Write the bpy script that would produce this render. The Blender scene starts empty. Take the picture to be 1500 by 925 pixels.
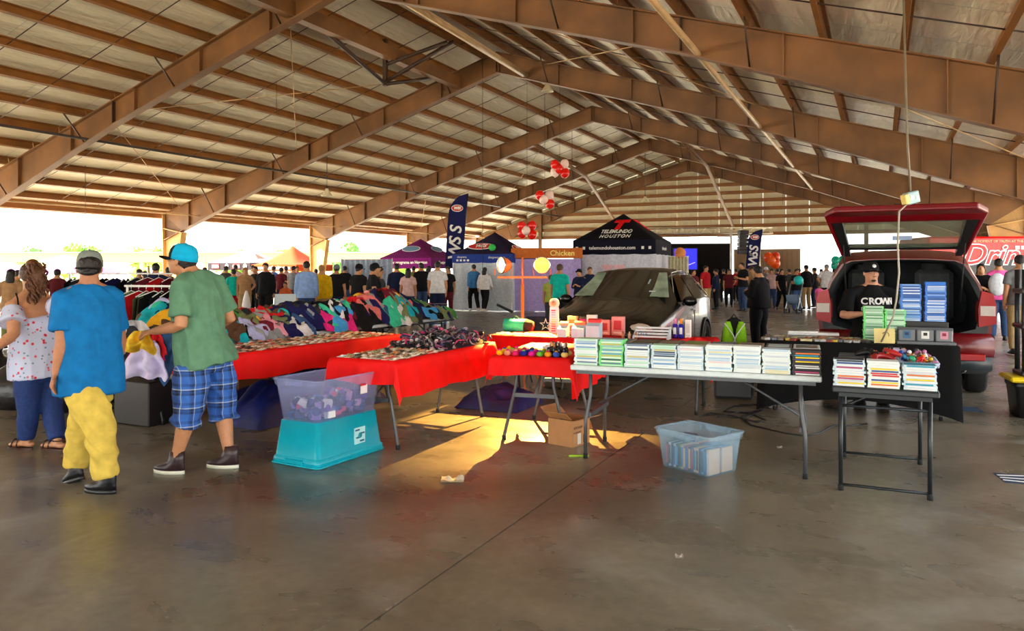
import bpy, bmesh, math, random
import numpy as np
from mathutils import Vector, Matrix, noise
random.seed(7)
PI = math.pi
SC = bpy.context.scene
COL = SC.collection

# ------------------------------------------------------------------ camera, sky, sun, exposure
EYE, FPX, HOR = 1.5, 1100.0, 394.0
cam_d = bpy.data.cameras.new('camera'); cam = bpy.data.objects.new('camera', cam_d); COL.objects.link(cam)
cam.location = (0, 0, EYE); cam.rotation_euler = (PI/2, 0, 0)
cam_d.sensor_width = 36; cam_d.lens = 36*FPX/1500; cam_d.shift_y = -(462.5-HOR)/1500
cam_d.clip_end = 500
SC.camera = cam
W = bpy.data.worlds.new('sky'); SC.world = W; W.use_nodes = True
_n = W.node_tree.nodes; _l = W.node_tree.links
_bg = _n['Background']; _tc = _n.new('ShaderNodeTexCoord'); _sx = _n.new('ShaderNodeSeparateXYZ'); _rp = _n.new('ShaderNodeValToRGB')
_l.new(_tc.outputs['Generated'], _sx.inputs[0]); _l.new(_sx.outputs[2], _rp.inputs[0]); _l.new(_rp.outputs[0], _bg.inputs[0])
_rp.color_ramp.elements[0].color = (1, .97, .90, 1); _rp.color_ramp.elements[1].color = (.62, .78, 1, 1)
_bg.inputs[1].default_value = 2.2
sun_d = bpy.data.lights.new('sun', 'SUN'); sun = bpy.data.objects.new('sun', sun_d); COL.objects.link(sun)
sun_d.energy = 19.0; sun_d.angle = .01; sun_d.color = (1, .90, .72)
sun.rotation_euler = Vector((.80, -.05, -.60)).to_track_quat('-Z', 'Y').to_euler()
SC.view_settings.view_transform = 'Standard'; SC.view_settings.look = 'None'
SC.view_settings.exposure = 1.3; SC.view_settings.gamma = 1.0
SC.cycles.max_bounces = 8; SC.cycles.diffuse_bounces = 5; SC.cycles.transparent_max_bounces = 12
SC.cycles.sample_clamp_indirect = 6

# ------------------------------------------------------------------ where pixels of the photograph lie in the place
def G(px, py, z=0.0):
    Y = FPX*(EYE-z)/(py-HOR); return Vector(((px-750)/FPX*Y, Y, z))
def P(px, py, Y):
    return Vector(((px-750)/FPX*Y, Y, EYE-(py-HOR)/FPX*Y))

# ------------------------------------------------------------------ mesh helpers
class MB:
    def __init__(s): s.v=[]; s.f=[]; s.m=[]; s.s=[]
    def add(s, vs, fs, mi=0, sm=False, X=None):
        o=len(s.v)
        s.v += [tuple(X@Vector(v)) for v in vs] if X is not None else [tuple(v) for v in vs]
        for f in fs: s.f.append([i+o for i in f]); s.m.append(mi); s.s.append(sm)
        return s
    def box(s, c, d, rz=0, mi=0, X=None, b=0, R=None):
        hx,hy,hz=d[0]/2,d[1]/2,d[2]/2
        T=Matrix.Translation(c)@(R.to_4x4() if R is not None else Matrix.Rotation(rz,4,'Z'))
        if X is not None: T=X@T
        if b<=0:
            vs=[(x,y,z) for z in(-hz,hz) for y in(-hy,hy) for x in(-hx,hx)]
            fs=[(0,2,3,1),(4,5,7,6),(0,1,5,4),(2,6,7,3),(0,4,6,2),(1,3,7,5)]
            return s.add(vs,fs,mi,False,T)
        vs=[];ix={}
        for sx in(-1,1):
            for sy in(-1,1):
                for sz in(-1,1):
                    for a in range(3):
                        q=[sx*(hx-b),sy*(hy-b),sz*(hz-b)]; q[a]=(sx*hx,sy*hy,sz*hz)[a]
                        ix[sx,sy,sz,a]=len(vs); vs.append(q)
        fs=[]
        for a in range(3):
            u,w=(a+1)%3,(a+2)%3
            for sg in(-1,1):
                q=[]
                for (p,r) in((-1,-1),(1,-1),(1,1),(-1,1)):
                    k=[0,0,0];k[a]=sg;k[u]=p;k[w]=r;q.append(ix[k[0],k[1],k[2],a])
                fs.append(q if sg>0 else q[::-1])
            for p in(-1,1):
                for r in(-1,1):
                    k0=[0,0,0];k0[u]=p;k0[w]=r;k1=list(k0);k0[a]=-1;k1[a]=1
                    fs.append([ix[(*k0,u)],ix[(*k1,u)],ix[(*k1,w)],ix[(*k0,w)]])
        for k in [(x,y,z) for x in(-1,1) for y in(-1,1) for z in(-1,1)]:
            fs.append([ix[(*k,0)],ix[(*k,1)],ix[(*k,2)]])
        s.add(vs,fs,mi,False,T); return s
    def loft(s, rings, mi=0, sm=True, cap=True, X=None, closed=True):
        n=len(rings[0]); vs=[p for r in rings for p in r]; fs=[]
        for i in range(len(rings)-1):
            for j in range(n if closed else n-1):
                k=(j+1)%n; fs.append((i*n+j,i*n+k,(i+1)*n+k,(i+1)*n+j))
        if cap and closed: fs.append(tuple(range(n))[::-1]); fs.append(tuple((len(rings)-1)*n+j for j in range(n)))
        return s.add(vs,fs,mi,sm,X)
    def tube(s, pts, r, n=8, mi=0, cap=True, X=None, lat=None, asp=1.0, sm=True, dome=False):
        pts=[Vector(p) for p in pts]
        rs=list(r) if hasattr(r,'__len__') else [r]*len(pts)
        if dome:
            d0=(pts[0]-pts[1]).normalized(); d1=(pts[-1]-pts[-2]).normalized()
            pts=[pts[0]+d0*rs[0]*.85,pts[0]+d0*rs[0]*.5]+pts+[pts[-1]+d1*rs[-1]*.5,pts[-1]+d1*rs[-1]*.85]
            rs=[rs[0]*.45,rs[0]*.85]+rs+[rs[-1]*.85,rs[-1]*.45]
        rings=[];prev=None
        for i,p in enumerate(pts):
            t=(pts[min(i+1,len(pts)-1)]-pts[max(i-1,0)]).normalized()
            if lat is not None: u=Vector(lat)-t*t.dot(Vector(lat))
            elif prev is None: u=t.orthogonal()
            else: u=prev-t*t.dot(prev)
            if u.length<1e-5: u=t.orthogonal()
            u=u.normalized(); prev=u; w=t.cross(u)
            rings.append([p+u*(rs[i]*math.cos(2*PI*k/n))+w*(rs[i]*asp*math.sin(2*PI*k/n)) for k in range(n)])
        return s.loft(rings,mi,sm,cap,X)
    def lathe(s, prof, n=16, c=(0,0,0), mi=0, X=None, sm=True, cap=True):
        rings=[[(c[0]+r*math.cos(2*PI*k/n),c[1]+r*math.sin(2*PI*k/n),c[2]+z) for k in range(n)] for r,z in prof]
        return s.loft(rings,mi,sm,cap,X)
    def sphere(s, c, r, n=14, m=9, mi=0, X=None, R=None):
        r=(r,r,r) if not hasattr(r,'__len__') else r
        T=Matrix.Translation(c)@(R.to_4x4() if R is not None else Matrix())
        if X is not None: T=X@T
        vs=[(0,0,-r[2])]; fs=[]
        for i in range(1,m):
            a=-PI/2+PI*i/m
            vs+=[(r[0]*math.cos(a)*math.cos(2*PI*j/n),r[1]*math.cos(a)*math.sin(2*PI*j/n),r[2]*math.sin(a)) for j in range(n)]
        vs.append((0,0,r[2])); L=len(vs)-1
        for j in range(n):
            k=(j+1)%n; fs.append((0,1+k,1+j)); b=1+(m-2)*n; fs.append((L,b+j,b+k))
            for i in range(m-2): fs.append((1+i*n+j,1+i*n+k,1+(i+1)*n+k,1+(i+1)*n+j))
        return s.add(vs,fs,mi,True,T)
    def prism(s, poly, a, b, f, mi=0, X=None, sm=False):
        # poly: 2-D outline; f(u,v,w) -> 3-D ; w from a to b
        n=len(poly); vs=[f(u,v,a) for u,v in poly]+[f(u,v,b) for u,v in poly]
        fs=[tuple(range(n))[::-1],tuple(range(n,2*n))]+[(i,(i+1)%n,n+(i+1)%n,n+i) for i in range(n)]
        return s.add(vs,fs,mi,sm,X)
    def grid(s, fn, nu, nv, mi=0, sm=True, X=None):
        vs=[fn(i/nu,j/nv) for j in range(nv+1) for i in range(nu+1)]
        fs=[(j*(nu+1)+i,j*(nu+1)+i+1,(j+1)*(nu+1)+i+1,(j+1)*(nu+1)+i) for j in range(nv) for i in range(nu)]
        return s.add(vs,fs,mi,sm,X)
    def mesh(s, name, mats):
        me=bpy.data.meshes.new(name); me.from_pydata(s.v,[],s.f)
        for m in (mats if isinstance(mats,(list,tuple)) else [mats]): me.materials.append(m)
        me.polygons.foreach_set('material_index',s.m); me.polygons.foreach_set('use_smooth',s.s)
        me.update(); return me
    def build(s, name, mats, parent=None, loc=(0,0,0), rz=0):
        return link(name, s.mesh(name,mats), parent, loc, rz)
def link(name, me, parent=None, loc=(0,0,0), rz=0, rot=None):
    o=bpy.data.objects.new(name,me); COL.objects.link(o)
    if parent is not None: o.parent=parent
    o.location=loc; o.rotation_euler=rot if rot is not None else (0,0,rz); return o
def fixnormals(me):
    bm=bmesh.new(); bm.from_mesh(me); bmesh.ops.recalc_face_normals(bm,faces=bm.faces); bm.to_mesh(me); bm.free()
def tag(o, label, cat, group=None):
    o['label']=label; o['category']=cat
    if group: o['group']=group
    return o
def thing(name, label, cat, loc=(0,0,0), rz=0, group=None):
    o=link(name,None,None,loc,rz); o.empty_display_size=.1; return tag(o,label,cat,group)
def struct(o): o['kind']='structure'; return o
def stuff(o): o['kind']='stuff'; return o
def dup(r, loc, rz=None, label=None, group=None):
    n=r.copy(); COL.objects.link(n); n.location=loc
    if rz is not None: n.rotation_euler=(0,0,rz)
    if label: n['label']=label
    if group: n['group']=group
    for ch in r.children:
        c=ch.copy(); COL.objects.link(c); c.parent=n
        for g in ch.children:
            d=g.copy(); COL.objects.link(d); d.parent=c
    return n
def recolor(o, i, m):
    o.material_slots[i].link='OBJECT'; o.material_slots[i].material=m
_dg=bpy.context.evaluated_depsgraph_get
def evaluated(o, name):
    dg=_dg(); dg.update(); me=bpy.data.meshes.new_from_object(o.evaluated_get(dg)); me.name=name
    d=o.data; bpy.data.objects.remove(o)
    return me
def textmesh(txt, size, mat_, ext=.002, shear=0, align='CENTER', bold=0, space=1.0):
    cu=bpy.data.curves.new('lettering','FONT'); cu.body=txt; cu.size=size; cu.extrude=ext; cu.shear=shear
    cu.align_x=align; cu.align_y='CENTER'; cu.offset=bold; cu.space_character=space; cu.resolution_u=3
    o=bpy.data.objects.new('lettering',cu); COL.objects.link(o); me=evaluated(o,'lettering'); me.materials.clear(); me.materials.append(mat_); return me
def text(txt, size, m, parent, loc, rot, name='lettering', **k):
    return link(name, textmesh(txt,size,m,**k), parent, loc, rot=rot)
def remesh(mb, voxel, smooth=3, name='body', mats=None, disp=None):
    me=mb.mesh('tmp', [mats[0]] if mats else [])
    o=link('tmp',me)
    r=o.modifiers.new('r','REMESH'); r.mode='VOXEL'; r.voxel_size=voxel
    if smooth:
        sm=o.modifiers.new('s','SMOOTH'); sm.factor=.5; sm.iterations=smooth
    m2=evaluated(o,name); m2.polygons.foreach_set('use_smooth',[True]*len(m2.polygons))
    m2.materials.clear()
    for x in (mats or []): m2.materials.append(x)
    if disp:
        n=len(m2.vertices); co=np.empty(n*3); no=np.empty(n*3); m2.vertices.foreach_get('co',co); m2.vertices.foreach_get('normal',no)
        co=co.reshape(-1,3); no=no.reshape(-1,3); sx,sy,sz,amp,seed=disp
        for i in range(n):
            c=co[i]; d=noise.noise((c[0]*sx+seed,c[1]*sy,c[2]*sz+.8*c[0]*sz)); co[i]+=no[i]*(amp*(1-abs(d)*2.2))
        m2.vertices.foreach_set('co',co.ravel())
    m2.update(); return m2

# ------------------------------------------------------------------ materials
_M={}
def mat(name, col, rough=.55, metal=0, var=.12, scale=9, bump=0, alpha=1, spec=.5, emit=0, coat=0, trans=0):
    if name in _M: return _M[name]
    m=bpy.data.materials.new(name); m.use_nodes=True; n=m.node_tree.nodes; l=m.node_tree.links; b=n['Principled BSDF']
    b.inputs['Roughness'].default_value=rough; b.inputs['Metallic'].default_value=metal; b.inputs['Specular IOR Level'].default_value=spec
    b.inputs['Coat Weight'].default_value=coat; b.inputs['Alpha'].default_value=alpha; b.inputs['Transmission Weight'].default_value=trans
    b.inputs['Coat Roughness'].default_value=.05
    c=(*col,1)
    if emit: b.inputs['Emission Color'].default_value=c; b.inputs['Emission Strength'].default_value=emit
    tc=n.new('ShaderNodeTexCoord'); nz=n.new('ShaderNodeTexNoise'); nz.inputs['Scale'].default_value=scale; nz.inputs['Detail'].default_value=5
    l.new(tc.outputs['Object'],nz.inputs['Vector'])
    rp=n.new('ShaderNodeValToRGB'); l.new(nz.outputs[0],rp.inputs[0]); e=rp.color_ramp.elements
    e[0].position=.3; e[1].position=.7
    e[0].color=tuple(max(0,x*(1-var)) for x in col)+(1,); e[1].color=tuple(min(1,x*(1+var)) for x in col)+(1,)
    l.new(rp.outputs[0],b.inputs['Base Color'])
    if bump:
        bp=n.new('ShaderNodeBump'); bp.inputs['Strength'].default_value=bump; bp.inputs['Distance'].default_value=.02
        l.new(nz.outputs[0],bp.inputs['Height']); l.new(bp.outputs[0],b.inputs['Normal'])
    _M[name]=m; return m
def srgb(r,g,b):
    return tuple(((c/255)/12.92 if c<=10 else (((c/255)+.055)/1.055)**2.4) for c in (r,g,b))
def cm(r,g,b,kind='cloth'):
    k='%s_%d_%d_%d'%(kind,r,g,b); c=srgb(r,g,b)
    if kind=='cloth': return mat(k,c,.85,var=.15,scale=14,bump=.25,spec=.2)
    if kind=='plastic': return mat(k,c,.35,var=.06,scale=20)
    if kind=='gloss': return mat(k,c,.18,var=.05,scale=20)
    if kind=='skin': return mat(k,c,.55,var=.08,scale=30,bump=.04)
    if kind=='hair': return mat(k,c,.5,var=.4,scale=60,bump=.5)
    if kind=='print': return mat(k,c,.5,var=.02,scale=20)
    if kind=='paper': return mat(k,c,.7,var=.08,scale=12)
    if kind=='metal': return mat(k,c,.35,metal=.9,var=.1)
    return mat(k,c)
def nodes(m): return m.node_tree.nodes, m.node_tree.links, m.node_tree.nodes['Principled BSDF']

steel=mat('brown_painted_steel',srgb(120,80,42),.5,var=.38,scale=1.1,bump=.05)
steel_p=mat('purlin_brown_paint',srgb(134,84,32),.5,var=.25,scale=1.5)
steel_d=mat('dark_steel',srgb(62,40,26),.5,var=.3,scale=3)
pipe_m=mat('pale_pipe',srgb(196,160,112),.4,var=.2,scale=3)
conduit=mat('dark_conduit',srgb(48,34,26),.4)
chrome=mat('chrome',(.7,.7,.7),.15,metal=1,var=.05)
blackp=cm(18,19,22,'plastic'); whitep=cm(225,232,235,'plastic'); black_rub=mat('black_rubber',(.012,.012,.013),.8)
grey_leg=mat('grey_powder_coat',srgb(84,88,92),.38,metal=.3,var=.1)
black_leg=mat('black_powder_coat',srgb(40,46,50),.35,metal=.3,var=.1)
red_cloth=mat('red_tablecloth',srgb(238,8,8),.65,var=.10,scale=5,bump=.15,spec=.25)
white_ink=cm(240,240,240,'print')

def concrete():
    m=mat('polished_concrete',srgb(128,118,102),.3,var=.0); n,l,b=nodes(m)
    tc=n.new('ShaderNodeTexCoord'); mp=n.new('ShaderNodeMapping'); l.new(tc.outputs['Object'],mp.inputs[0])
    def nz(sc,det,dist=0,stretch=None):
        x=n.new('ShaderNodeTexNoise'); x.inputs['Scale'].default_value=sc; x.inputs['Detail'].default_value=det; x.inputs['Distortion'].default_value=dist
        l.new((stretch or mp).outputs[0],x.inputs['Vector']); return x
    m2=n.new('ShaderNodeMapping'); m2.inputs['Scale'].default_value=(.8,1.1,1); l.new(tc.outputs['Object'],m2.inputs[0])
    a=nz(.55,6,.6); c=nz(2.3,8,.4,m2); d=nz(14,6)
    def ramp(src,p0,p1,c0,c1):
        r=n.new('ShaderNodeValToRGB'); l.new(src.outputs[0],r.inputs[0]); e=r.color_ramp.elements
        e[0].position=p0;e[1].position=p1;e[0].color=(*c0,1);e[1].color=(*c1,1); return r
    r1=ramp(a,.36,.64,srgb(98,90,75),srgb(140,133,117))
    r2=ramp(c,.25,.75,(.74,.73,.71),(1.10,1.10,1.10)); r3=ramp(d,.3,.7,(.82,.82,.82),(1.1,1.1,1.1))
    def mul(x,y):
        q=n.new('ShaderNodeMix'); q.data_type='RGBA'; q.blend_type='MULTIPLY'; q.inputs[0].default_value=1; q.clamp_result=False
        l.new(x,q.inputs[6]); l.new(y,q.inputs[7]); return q.outputs[2]
    base=mul(mul(r1.outputs[0],r2.outputs[0]),r3.outputs[0])
    # pale dried-water stains
    st=nz(.75,9,1.6); rs=ramp(st,.56,.70,(0,0,0),(1,1,1)); q=n.new('ShaderNodeMix'); q.data_type='RGBA'
    mt=n.new('ShaderNodeMath'); mt.operation='MULTIPLY'; mt.inputs[1].default_value=.4; l.new(rs.outputs[0],mt.inputs[0]); l.new(mt.outputs[0],q.inputs[0])
    l.new(base,q.inputs[6]); q.inputs[7].default_value=(*srgb(170,170,166),1); l.new(q.outputs[2],b.inputs['Base Color'])
    rr=n.new('ShaderNodeMapRange'); l.new(c.outputs[0],rr.inputs[0]); rr.inputs[1].default_value=.3; rr.inputs[2].default_value=.7; rr.inputs[3].default_value=.24; rr.inputs[4].default_value=.36
    l.new(rr.outputs[0],b.inputs['Roughness'])
    bp=n.new('ShaderNodeBump'); bp.inputs['Strength'].default_value=.03; bp.inputs['Distance'].default_value=.004; l.new(d.outputs[0],bp.inputs['Height']); l.new(bp.outputs[0],b.inputs['Normal'])
    return m
def insulation():
    m=mat('cream_insulation_facing',srgb(228,216,186),.45,var=0); n,l,b=nodes(m)
    tc=n.new('ShaderNodeTexCoord'); mp=n.new('ShaderNodeMapping'); mp.inputs['Scale'].default_value=(3.5,.7,1); l.new(tc.outputs['Object'],mp.inputs[0])
    x=n.new('ShaderNodeTexNoise'); x.inputs['Scale'].default_value=2.0; x.inputs['Detail'].default_value=5; x.inputs['Distortion'].default_value=.5; l.new(mp.outputs[0],x.inputs[0])
    bp=n.new('ShaderNodeBump'); bp.inputs['Strength'].default_value=.55; bp.inputs['Distance'].default_value=.09; l.new(x.outputs[0],bp.inputs['Height']); l.new(bp.outputs[0],b.inputs['Normal'])
    r=n.new('ShaderNodeValToRGB'); l.new(x.outputs[0],r.inputs[0]); r.color_ramp.elements[0].color=(*srgb(222,208,174),1); r.color_ramp.elements[1].color=(*srgb(246,238,214),1); l.new(r.outputs[0],b.inputs['Base Color'])
    return m
conc=concrete(); insul=insulation()

# ------------------------------------------------------------------ the pavilion (local x across, y along, z up)
TH=math.atan(539/1100); O=Vector((-3.5,15.45,0)); AX=Vector((math.sin(TH),math.cos(TH),0)); PX=Vector((math.cos(TH),-math.sin(TH),0))
NX=Vector((.362,.932,0)).normalized(); FX=Vector((.932,-.362,0)).normalized(); FA=math.atan2(FX.y,FX.x)
FR=[-24,-16,-8,0,7.06,15.06,23.06,31.06]
SL=.305; RT=7.77; EV=13.95
S0,S1=FR[0]-1,FR[-1]
def zr(t): return RT-SL*abs(t)
fl=struct(MB().box((0,3,-.14),(30,58,.2)).build('floor',mat('slab_bed',srgb(70,62,52),.9),None,O,-TH))
JT=-0.0  # slab joints: one runs along the building through the foreground
# joint line through (530,922) and (960,624) of the photograph
_j=G(530,922); _jt=(_j-O).dot(PX); _k=G(700,803)-O
ts=[_jt+6.1*k for k in range(-4,3)]; ts=[-14.6]+[t for t in ts if -14<t<14]+[14.6]
ss=[S0,-13.5,-2.2,9.5,21.0,S1+1]
g=.005
for i in range(len(ts)-1):
    for j in range(len(ss)-1):
        a0,a1,b0,b1=ts[i]+g,ts[i+1]-g,ss[j]+g,ss[j+1]-g
        MB().box(((a0+a1)/2,(b0+b1)/2,-.03),(a1-a0,b1-b0,.06)).build('slab',conc,fl)
ceil=struct(MB().add([(-14.5,S0,zr(14.5)+.30),(0,S0,RT+.30),(14.5,S0,zr(14.5)+.30),(-14.5,S1+.6,zr(14.5)+.30),(0,S1+.6,RT+.30),(14.5,S1+.6,zr(14.5)+.30),
  (-14.5,S0,zr(14.5)+.34),(0,S0,RT+.34),(14.5,S0,zr(14.5)+.34),(-14.5,S1+.6,zr(14.5)+.34),(0,S1+.6,RT+.34),(14.5,S1+.6,zr(14.5)+.34)],
  [(0,1,4,3),(1,2,5,4),(6,9,10,7),(7,10,11,8),(0,3,9,6),(2,8,11,5),(0,6,7,1),(1,7,8,2),(3,4,10,9),(4,5,11,10)]).build('ceiling',mat('roof_metal',srgb(190,186,176),.5),None,O,-TH))
# insulation sheets, laid side by side
L_=math.hypot(14.3,14.3*SL); ang=math.atan(SL); nsh=int((S1-S0)/1.55); sw=(S1-S0)/nsh
shm=MB(); shm.grid(lambda u,v:((u-.5)*L_,(v-.5)*(sw-.012),-.014*math.sin(PI*v)-.010*math.sin(u*PI*22)*math.sin(PI*v)),44,4)
shme=shm.mesh('sheet',insul)
for j in range(nsh):
    for sd in(-1,1):
        o=link('insulation_sheet',shme,ceil,(sd*7.15,S0+(j+.5)*sw,(zr(0)+zr(14.3))/2+.255),rot=(0,sd*ang,0))
        o['kind']='structure'
# purlins
pt=[.5+1.085*k for k in range(13)]
for a,b in zip(FR[:-1],FR[1:]):
    me=MB(); Lp=b-a-.02
    me.prism([(-.035,-.11),(.045,-.11),(.045,-.085),(-.012,-.085),(-.012,.085),(.045,.085),(.045,.11),(-.035,.11)],-Lp/2,Lp/2,lambda u,v,w:(u,w,v))
    pm=me.mesh('purlin',steel_p)
    for t in pt:
        for sd in(-1,1): link('purlin',pm,ceil,(sd*t,(a+b)/2,zr(t)+.13),rot=(0,sd*ang,0 if sd<0 else PI) if False else (0,sd*ang,0))
    for q in(.2,.4,.6,.8):   # sag rods between purlins
        for sd in(-1,1):
            y=a+(b-a)*q; MB().tube([(sd*.3,y,zr(.3)+.06),(sd*13.7,y,zr(13.7)+.06)],.011,5).build('sag_rod',steel_d,ceil)
    for sd in(-1,1):
        for q in (.33,):
            y0,y1=a+.1,b-.1
            if FR.index(a)%2==1:
                MB().tube([(sd*1.5,y0,zr(1.5)-.08),(sd*7.5,y1,zr(7.5)-.08)],.012,5).build('cross_rod',pipe_m,ceil)
                MB().tube([(sd*7.5,y0,zr(7.5)-.09),(sd*1.5,y1,zr(1.5)-.09)],.012,5).build('cross_rod',pipe_m,ceil)
                MB().tube([(sd*7.5,y0,zr(7.5)-.08),(sd*13,y1,zr(13)-.08)],.012,5).build('cross_rod',pipe_m,ceil)
for sd in(-1,1):
    me=MB(); me.prism([(-.05,-.15),(.05,-.15),(.05,.15),(-.05,.15)],S0,S1+.4,lambda u,v,w:(u+sd*14.25,w,v+zr(14.25)+.12)); me.build('eave_strut',steel_p,ceil)
    me=MB(); me.prism([(-.02,-.2),(.02,-.2),(.02,.2),(-.02,.2)],S0,S1+.4,lambda u,v,w:(u+sd*14.46,w,v+zr(14.4)+.2)); me.build('gutter_fascia',mat('fascia',srgb(224,206,160),.5),ceil)
# portal frames
def rdepth(t):
    t=abs(t); return .58 if t<7 else .58+(t-7)/6.95*.40
for fi,s in enumerate(FR):
    tr=struct(link('trim_%d'%(fi+1),None,None,O+AX*s,-TH))
    for sd in(-1,1):
        N=8; xs=[EV*k/N for k in range(N+1)]
        m=MB()
        for yo,th in((0,.012),):
            top=[(x,zr(x)) for x in xs]; bot=[(x,zr(x)-rdepth(x)) for x in xs]
            m.prism(top+bot[::-1],-.008,.008,lambda u,v,w:(sd*u,w,v))
        for k in range(N):
            for (z0,z1) in((zr(xs[k]),zr(xs[k+1])),(zr(xs[k])-rdepth(xs[k]),zr(xs[k+1])-rdepth(xs[k+1]))):
                m.prism([(xs[k],z0-.012),(xs[k+1],z1-.012),(xs[k+1],z1+.012),(xs[k],z0+.012)],-.11,.11,lambda u,v,w:(sd*u,w,v))
        m.build('rafter',steel,tr)
        for x in(.05,1.9,4.0,6.2,7.0,8.6,10.8,12.6):
            b=MB(); b.box((sd*x,0,zr(x)-rdepth(x)/2),(.02,.19,rdepth(x)-.03)); b.build('stiffener',steel if x!=7.0 else steel_d,tr)
        for k,x in enumerate(pt[1:-1:1]):
            if k%3==0:
                for yo in(-.62,.62): MB().tube([(sd*x,yo,zr(x)+.05),(sd*x,yo*.1,zr(x)-rdepth(x)+.03)],.02,4).build('flange_brace',steel_d,tr)
        c=MB(); ct=zr(EV)-.02
        c.prism([(EV-.5,0),(EV-.1,0),(EV-.02,ct),(EV-1.0,ct-.66)],-.008,.008,lambda u,v,w:(sd*u,w,v))
        c.prism([(EV-.53,0),(EV-.5,0),(EV-1.0,ct-.68),(EV-1.03,ct-.66)],-.12,.12,lambda u,v,w:(sd*u,w,v))
        c.prism([(EV-.1,0),(EV-.07,0),(EV+.0,ct),(EV-.03,ct)],-.12,.12,lambda u,v,w:(sd*u,w,v))
        c.prism([(EV-1.02,ct-.70),(EV-.05,ct-.52),(EV-.05,ct-.49),(EV-1.02,ct-.67)],-.11,.11,lambda u,v,w:(sd*u,w,v))
        c.box((sd*(EV-.3),0,.012),(.6,.32,.024)); c.build('column',mat('column_paint',srgb(206,160,96),.5,var=.15,scale=2),tr)
# far gable wall: sheets and girts, open below
gw=struct(link('wall_back',None,None,O+AX*(FR[-1]+.25),-TH)); gm=mat('gable_sheet',srgb(226,214,180),.5,var=.06)
zb=3.35; xs=[-13.9+1.2*k for k in range(24)]; xs[-1]=13.9
for k in range(len(xs)-1):
    a,b=xs[k]+.006,xs[k+1]-.006
    pl=[(a,zb),(b,zb),(b,zr(b)+.28)]+([(0,RT+.28)] if a<0<b else [])+[(a,zr(a)+.28)]
    MB().prism(pl,.0,.05,lambda u,v,w:(u,w,v)).build('wall_sheet',gm,gw)
for k in range(9):
    z=3.45+.47*k; hw=min(13.8,(RT-z)/SL-.2)
    MB().prism([(-.11,-.09),(.11,-.09),(.11,.09),(-.11,.09)],-hw,hw,lambda u,v,w:(w,u-.12,v+z)).build('girt',steel_p,gw)
for x in(-9.3,-4.6,4.6,9.3):
    MB().box((x,-.30,(zr(x))/2+.0),(.2,.18,zr(x)-.05)).build('wind_post',steel,gw) if x not in(-4.6,4.6) else None
# pipes and braces under the roof
def rod(name,label,cat,pts,r,m,n=8,group=None):
    return tag(MB().tube(pts,r,n).build(name,m),label,cat,group)
def B(t,s,z): return O+PX*t+AX*s+Vector((0,0,z))
rod('roof_pipe','long pale pipe running under the right roof slope along the hall','pipe',[B(7.28,-16,5.0),B(7.28,23.0,5.0)],.05,pipe_m)
rod('roof_pipe','dark conduit pipe running along under the left roof slope','pipe',[B(-7.96,-8,4.76),B(-7.96,31,4.76)],.035,conduit)
rod('roof_pipe','pale thin conduit low along the left eave','pipe',[B(-12.2,-8,3.42),B(-12.2,31,3.42)],.025,pipe_m)
rod('brace_pipe','brown pipe brace stepping down left of the ridge to the gable wall','pipe',[B(-2.4,15.06,6.44),B(-3.3,23.06,6.15),B(-4.2,30.9,4.13)],.085,steel)
rod('brace_pipe','brown pipe brace stepping down right of the ridge to the gable wall','pipe',[B(3.5,15.06,6.12),B(2.7,23.06,6.3),B(2.6,30.9,3.76)],.085,steel)
# ridge strut and bracing between the two nearest frames
rb=thing('ridge_brace','dark hanging brace frame under the ridge between the two nearest rafters','brace',B(-1.5,3.6,0),-TH)
zt=zr(1.5)
MB().box((0,0,zt-.5),(.1,.1,1.2)).build('hanger',steel_d,rb)
MB().tube([(0,0,zt-1.05),(0,3.2,zt-.1)],.05,6).build('strut',steel_d,rb); MB().tube([(0,0,zt-1.05),(0,-3.2,zt-.1)],.05,6).build('strut',steel_d,rb)
MB().tube([(0,0,zt-.55),(1.5,.6,zt+.0)],.05,6).build('strut',steel_d,rb); MB().tube([(0,0,zt-1.0),(1.5,.9,zt+.1)],.05,6).build('strut',steel_d,rb)
rod('ridge_beam','pale timber beam running beside the ridge to the second rafter','beam',[B(1.1,-.5,7.1),B(.9,7.2,7.0)],.09,pipe_m,4)
tag(MB().prism([(-.12,-.16),(.12,-.16),(.12,.16),(-.12,.16)],-8,7.1,lambda u,v,w:tuple(B(-1.35+u,w,7.03+v))).build('ridge_beam',steel),'deep brown beam along the left of the ridge between nearest rafters','beam')
for k,(px,py,Y) in enumerate([(802,128,24.5),(479,282,27),(945,292,38),(1337,150,0)]):
    if not Y: continue
    c=P(px,py,Y); top=zr((c-O).dot(PX))+.2
    t=thing('pendant_lamp',['bell pendant lamp hanging left below the ridge apex','bell pendant lamp hanging low over the left aisle','bell pendant lamp hanging before the gable wall'][k],'lamp',c)
    MB().tube([(0,0,.12),(0,0,top-c.z)],.012,5).build('drop_rod',conduit,t)
    MB().lathe([(.03,.16),(.06,.12),(.09,.05),(.2,-.12),(.21,-.14),(.19,-.13),(.05,.02)],14).build('shade',mat('lamp_shade',srgb(226,214,180),.4),t)
    MB().lathe([(.04,.14),(.05,.2),(.02,.22)],10).build('cap',conduit,t)
for k,(px,py0,py1,Y) in enumerate([(707,30,395,22),(1147,110,300,26),(585,110,320,30),(405,60,165,20),(125,220,330,22),(838,160,300,30)]):
    a=P(px,py1,Y); zt=zr((a-O).dot(PX))+.1
    if zt>a.z: rod('hanging_wire',['thin wire hanging to the floodlights from ridge','thin wire hanging right of the long roof pipe','thin wire hanging over the purple canopy','thin wire beside the nearest left rafter','thin wire hanging over the cyan cap','thin wire left of the ridge near the balloons'][k],'wire',[a,Vector((a.x,a.y,zt))],.008,conduit,5)
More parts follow.
